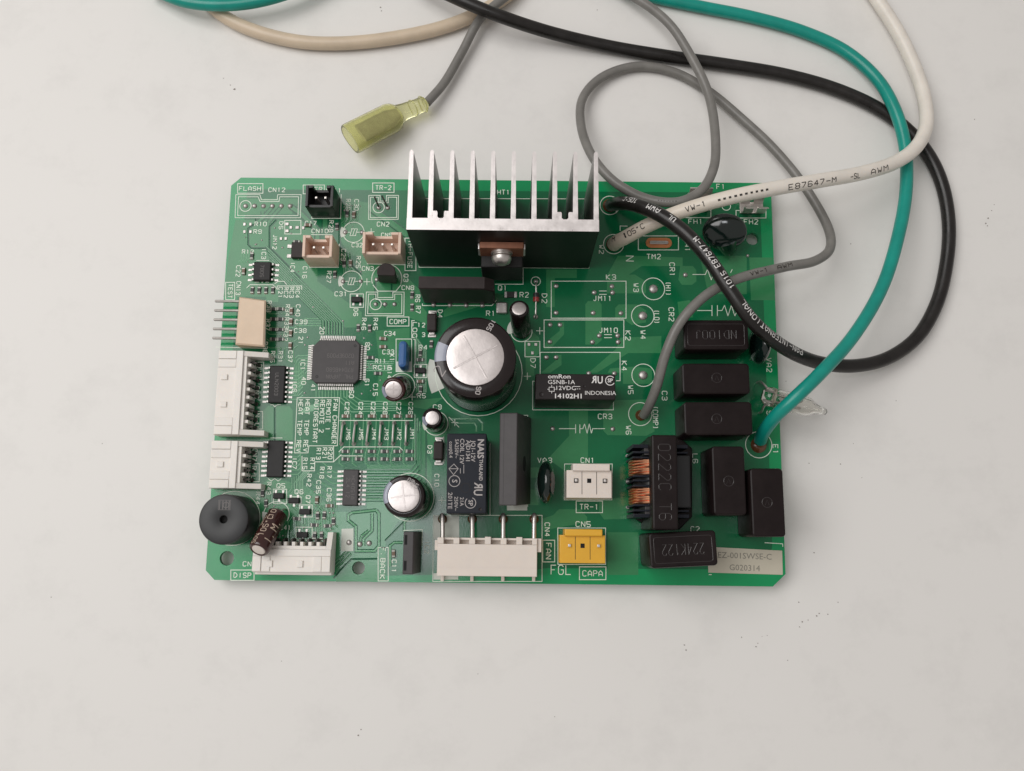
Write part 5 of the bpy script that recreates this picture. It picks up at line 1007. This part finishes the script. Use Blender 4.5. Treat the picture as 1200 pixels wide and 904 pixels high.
WHITE = [(719.5, 286.5, 1.4), (723, 283.6, 4), (733, 278.5, 7), (755, 266.5, 10), (785, 253, 12.5), (820, 241, 15), (862, 230, 17.5), (910, 220.5, 17.5), (960, 212, 15), (1010, 203, 11), (1050, 190, 7), (1074, 172, 4.5), (1085, 148, 2), (1083, 115, 0), (1072, 80, -1), (1056, 45, -1.5), (1036, 12, -2), (1012, -20, -2.5), (950, -70, -3), (850, -100, -3), (740, -90, -3), (650, -50, -3), (592, -3, -3.0), (560, 16, -3.0), (520, 32, -3), (460, 45, -3), (400, 51, -3), (350, 49, -3), (300, 37, -3), (262, 19, -3), (230, -10, -3)]
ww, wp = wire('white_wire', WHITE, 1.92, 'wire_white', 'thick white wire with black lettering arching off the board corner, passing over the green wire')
stub(ww, 718.8, 286.5, 1.6, (.3, .3, .3))
GREEN = [(891, 516, 1.8), (894, 508, 5), (908, 489, 10), (930, 468, 13.5), (960, 439, 14), (1000, 394, 10), (1034, 336, 6), (1053, 275, 4), (1062, 220, 2.2), (1060, 168, 1.6), (1047, 125, .8), (1026, 91, -1.5), (990, 60, -3), (940, 37, -3.1), (880, 20, -3.1), (820, 8, -3.1), (760, -5, -3.1), (650, -40, -3), (500, -55, -2), (400, -35, 0), (335, -7, 1), (290, 4, 1.2), (248, 6, 1.2), (212, 1, .5), (175, -14, -1.5)]
nw, np_ = wire('green_wire', GREEN, 1.72, 'wire_green', 'teal green wire rising from the right edge of the board and crossing the black wire')
stub(nw, 889, 521.8, 1.7, (.5, .6, .3))
# lettering on the wires
def letters(o, path, r, material, items, rev, h=1.35, lw=.2):
    for s, px, py, phi, wd in items:
        t = MB(); wrap_text(t, path, r, s, arc_at(path, px, py), h, phi, rev, width=wd, lw=lw)
        obj('wire_lettering', t, material, o, None, smooth=0)
letters(bw, bp_, 1.82, 'print_white', [('PAN-INTERNATIONAL', 899, 392, .30, 24), ('1015', 851, 333, .25, 4.6), ('E87647-M', 827, 298, .1, 9.5), ('UL', 787, 261, .1, 2.0), ('AWM', 767, 249, 0, 3.6), ('105*C', 741, 240, .1, 4.4)], True)
letters(ww, wp, 1.92, 'print_black', [('M', 726, 281, .1, None), ('105*C', 748, 271, 0, 5.6), ('VW-1', 815, 243, -.25, 5.2), ('E87647-M', 947, 214, -.55, 14), ('-SL', 995, 207, -.55, 3.2), ('AWM', 1026, 199, -.5, 6)], False)
t = MB()
for k in range(10):
    s0 = arc_at(wp, 842, 236) + 1.30 * k
    for a in (.0,): wrap_text(t, wp, 1.92, '-', s0, .9, -.3, False, width=.35, lw=.5)
obj('wire_dots', t, 'print_black', ww, (wp[0].x, wp[0].y, 0), smooth=0)
letters(gw, gp, 1.28, 'print_black', [('AWM', 915, 314, 0, 4.5), ('VW-1', 888, 321, 0, 5), ('.......', 780, 237, .2, 5)], False, 1.0)
# terminal sleeve on the end of the grey wire
e0 = P3(499, 121, -1.0); e1 = P3(470, 132.5, -1.2); e2 = P3(410, 163.5, 3.2); axd = (e2 - e1).normalized(); L = (e2 - e1).length
sd = Vector((-axd.y, axd.x, 0)).normalized(); upv = axd.cross(sd); upv = upv if upv.z > 0 else -upv
def oval(c, a, b2, n=28, p=2.6):
    out = []
    for i in range(n):
        t_ = 2 * math.pi * i / n; cx_, sx_ = math.cos(t_), math.sin(t_); f = (abs(cx_) ** p + abs(sx_) ** p) ** (-1 / p)
        out.append(c + sd * (a * f * cx_) + upv * (b2 * f * sx_))
    return out
secs = [(e0 - axd * -.3, 2.0, 2.0), (e0 + axd * 1.2, 2.25, 2.25), (e0.lerp(e1, .45), 2.2, 2.2), (e0.lerp(e1, .9), 2.5, 2.35), (e1 + axd * .8, 2.9, 2.5), (e1 + axd * 2.0, 4.2, 3.0), (e1 + axd * 3.4, 4.7, 3.2), (e1 + axd * (L * .65), 4.8, 3.3), (e1 + axd * (L - .4), 4.85, 3.35), (e1 + axd * L, 4.7, 3.2)]
secs = [(c_, a_ * .91, b2 * .91) for c_, a_, b2 in secs]
outer = [oval(c_, a_, b2) for c_, a_, b2 in secs]; inner = [oval(c_, a_ - .5, b2 - .5) for c_, a_, b2 in secs[::-1][:6]]
m = MB(); m.loft(outer + inner, True, True)
slv = obj('terminal_sleeve', m, 'boot_yellow', gw, None, 'translucent yellow green insulating sleeve', smooth=50)
m = MB(); c_ = e1 + axd * 2.5; m.loft([oval(e1 + axd * 1.2, 1.6, 1.4), oval(e1 + axd * 4.0, 2.9, .8), oval(e1 + axd * (L - 3.5), 2.9, .8)]); obj('crimp_terminal', m, 'tin', slv)
for k in range(2): m = MB(); c_ = e0.lerp(e1, .12 + .4 * k); rg_ = oval(c_, 2.32, 2.32, 24, 2.0); m.tube([Vector(q) for q in rg_ + rg_[:1]], .16, 6); obj('sleeve_ridge', m, 'boot_yellow', slv)
for o in ALL:
    if '_o' in o: del o['_o']
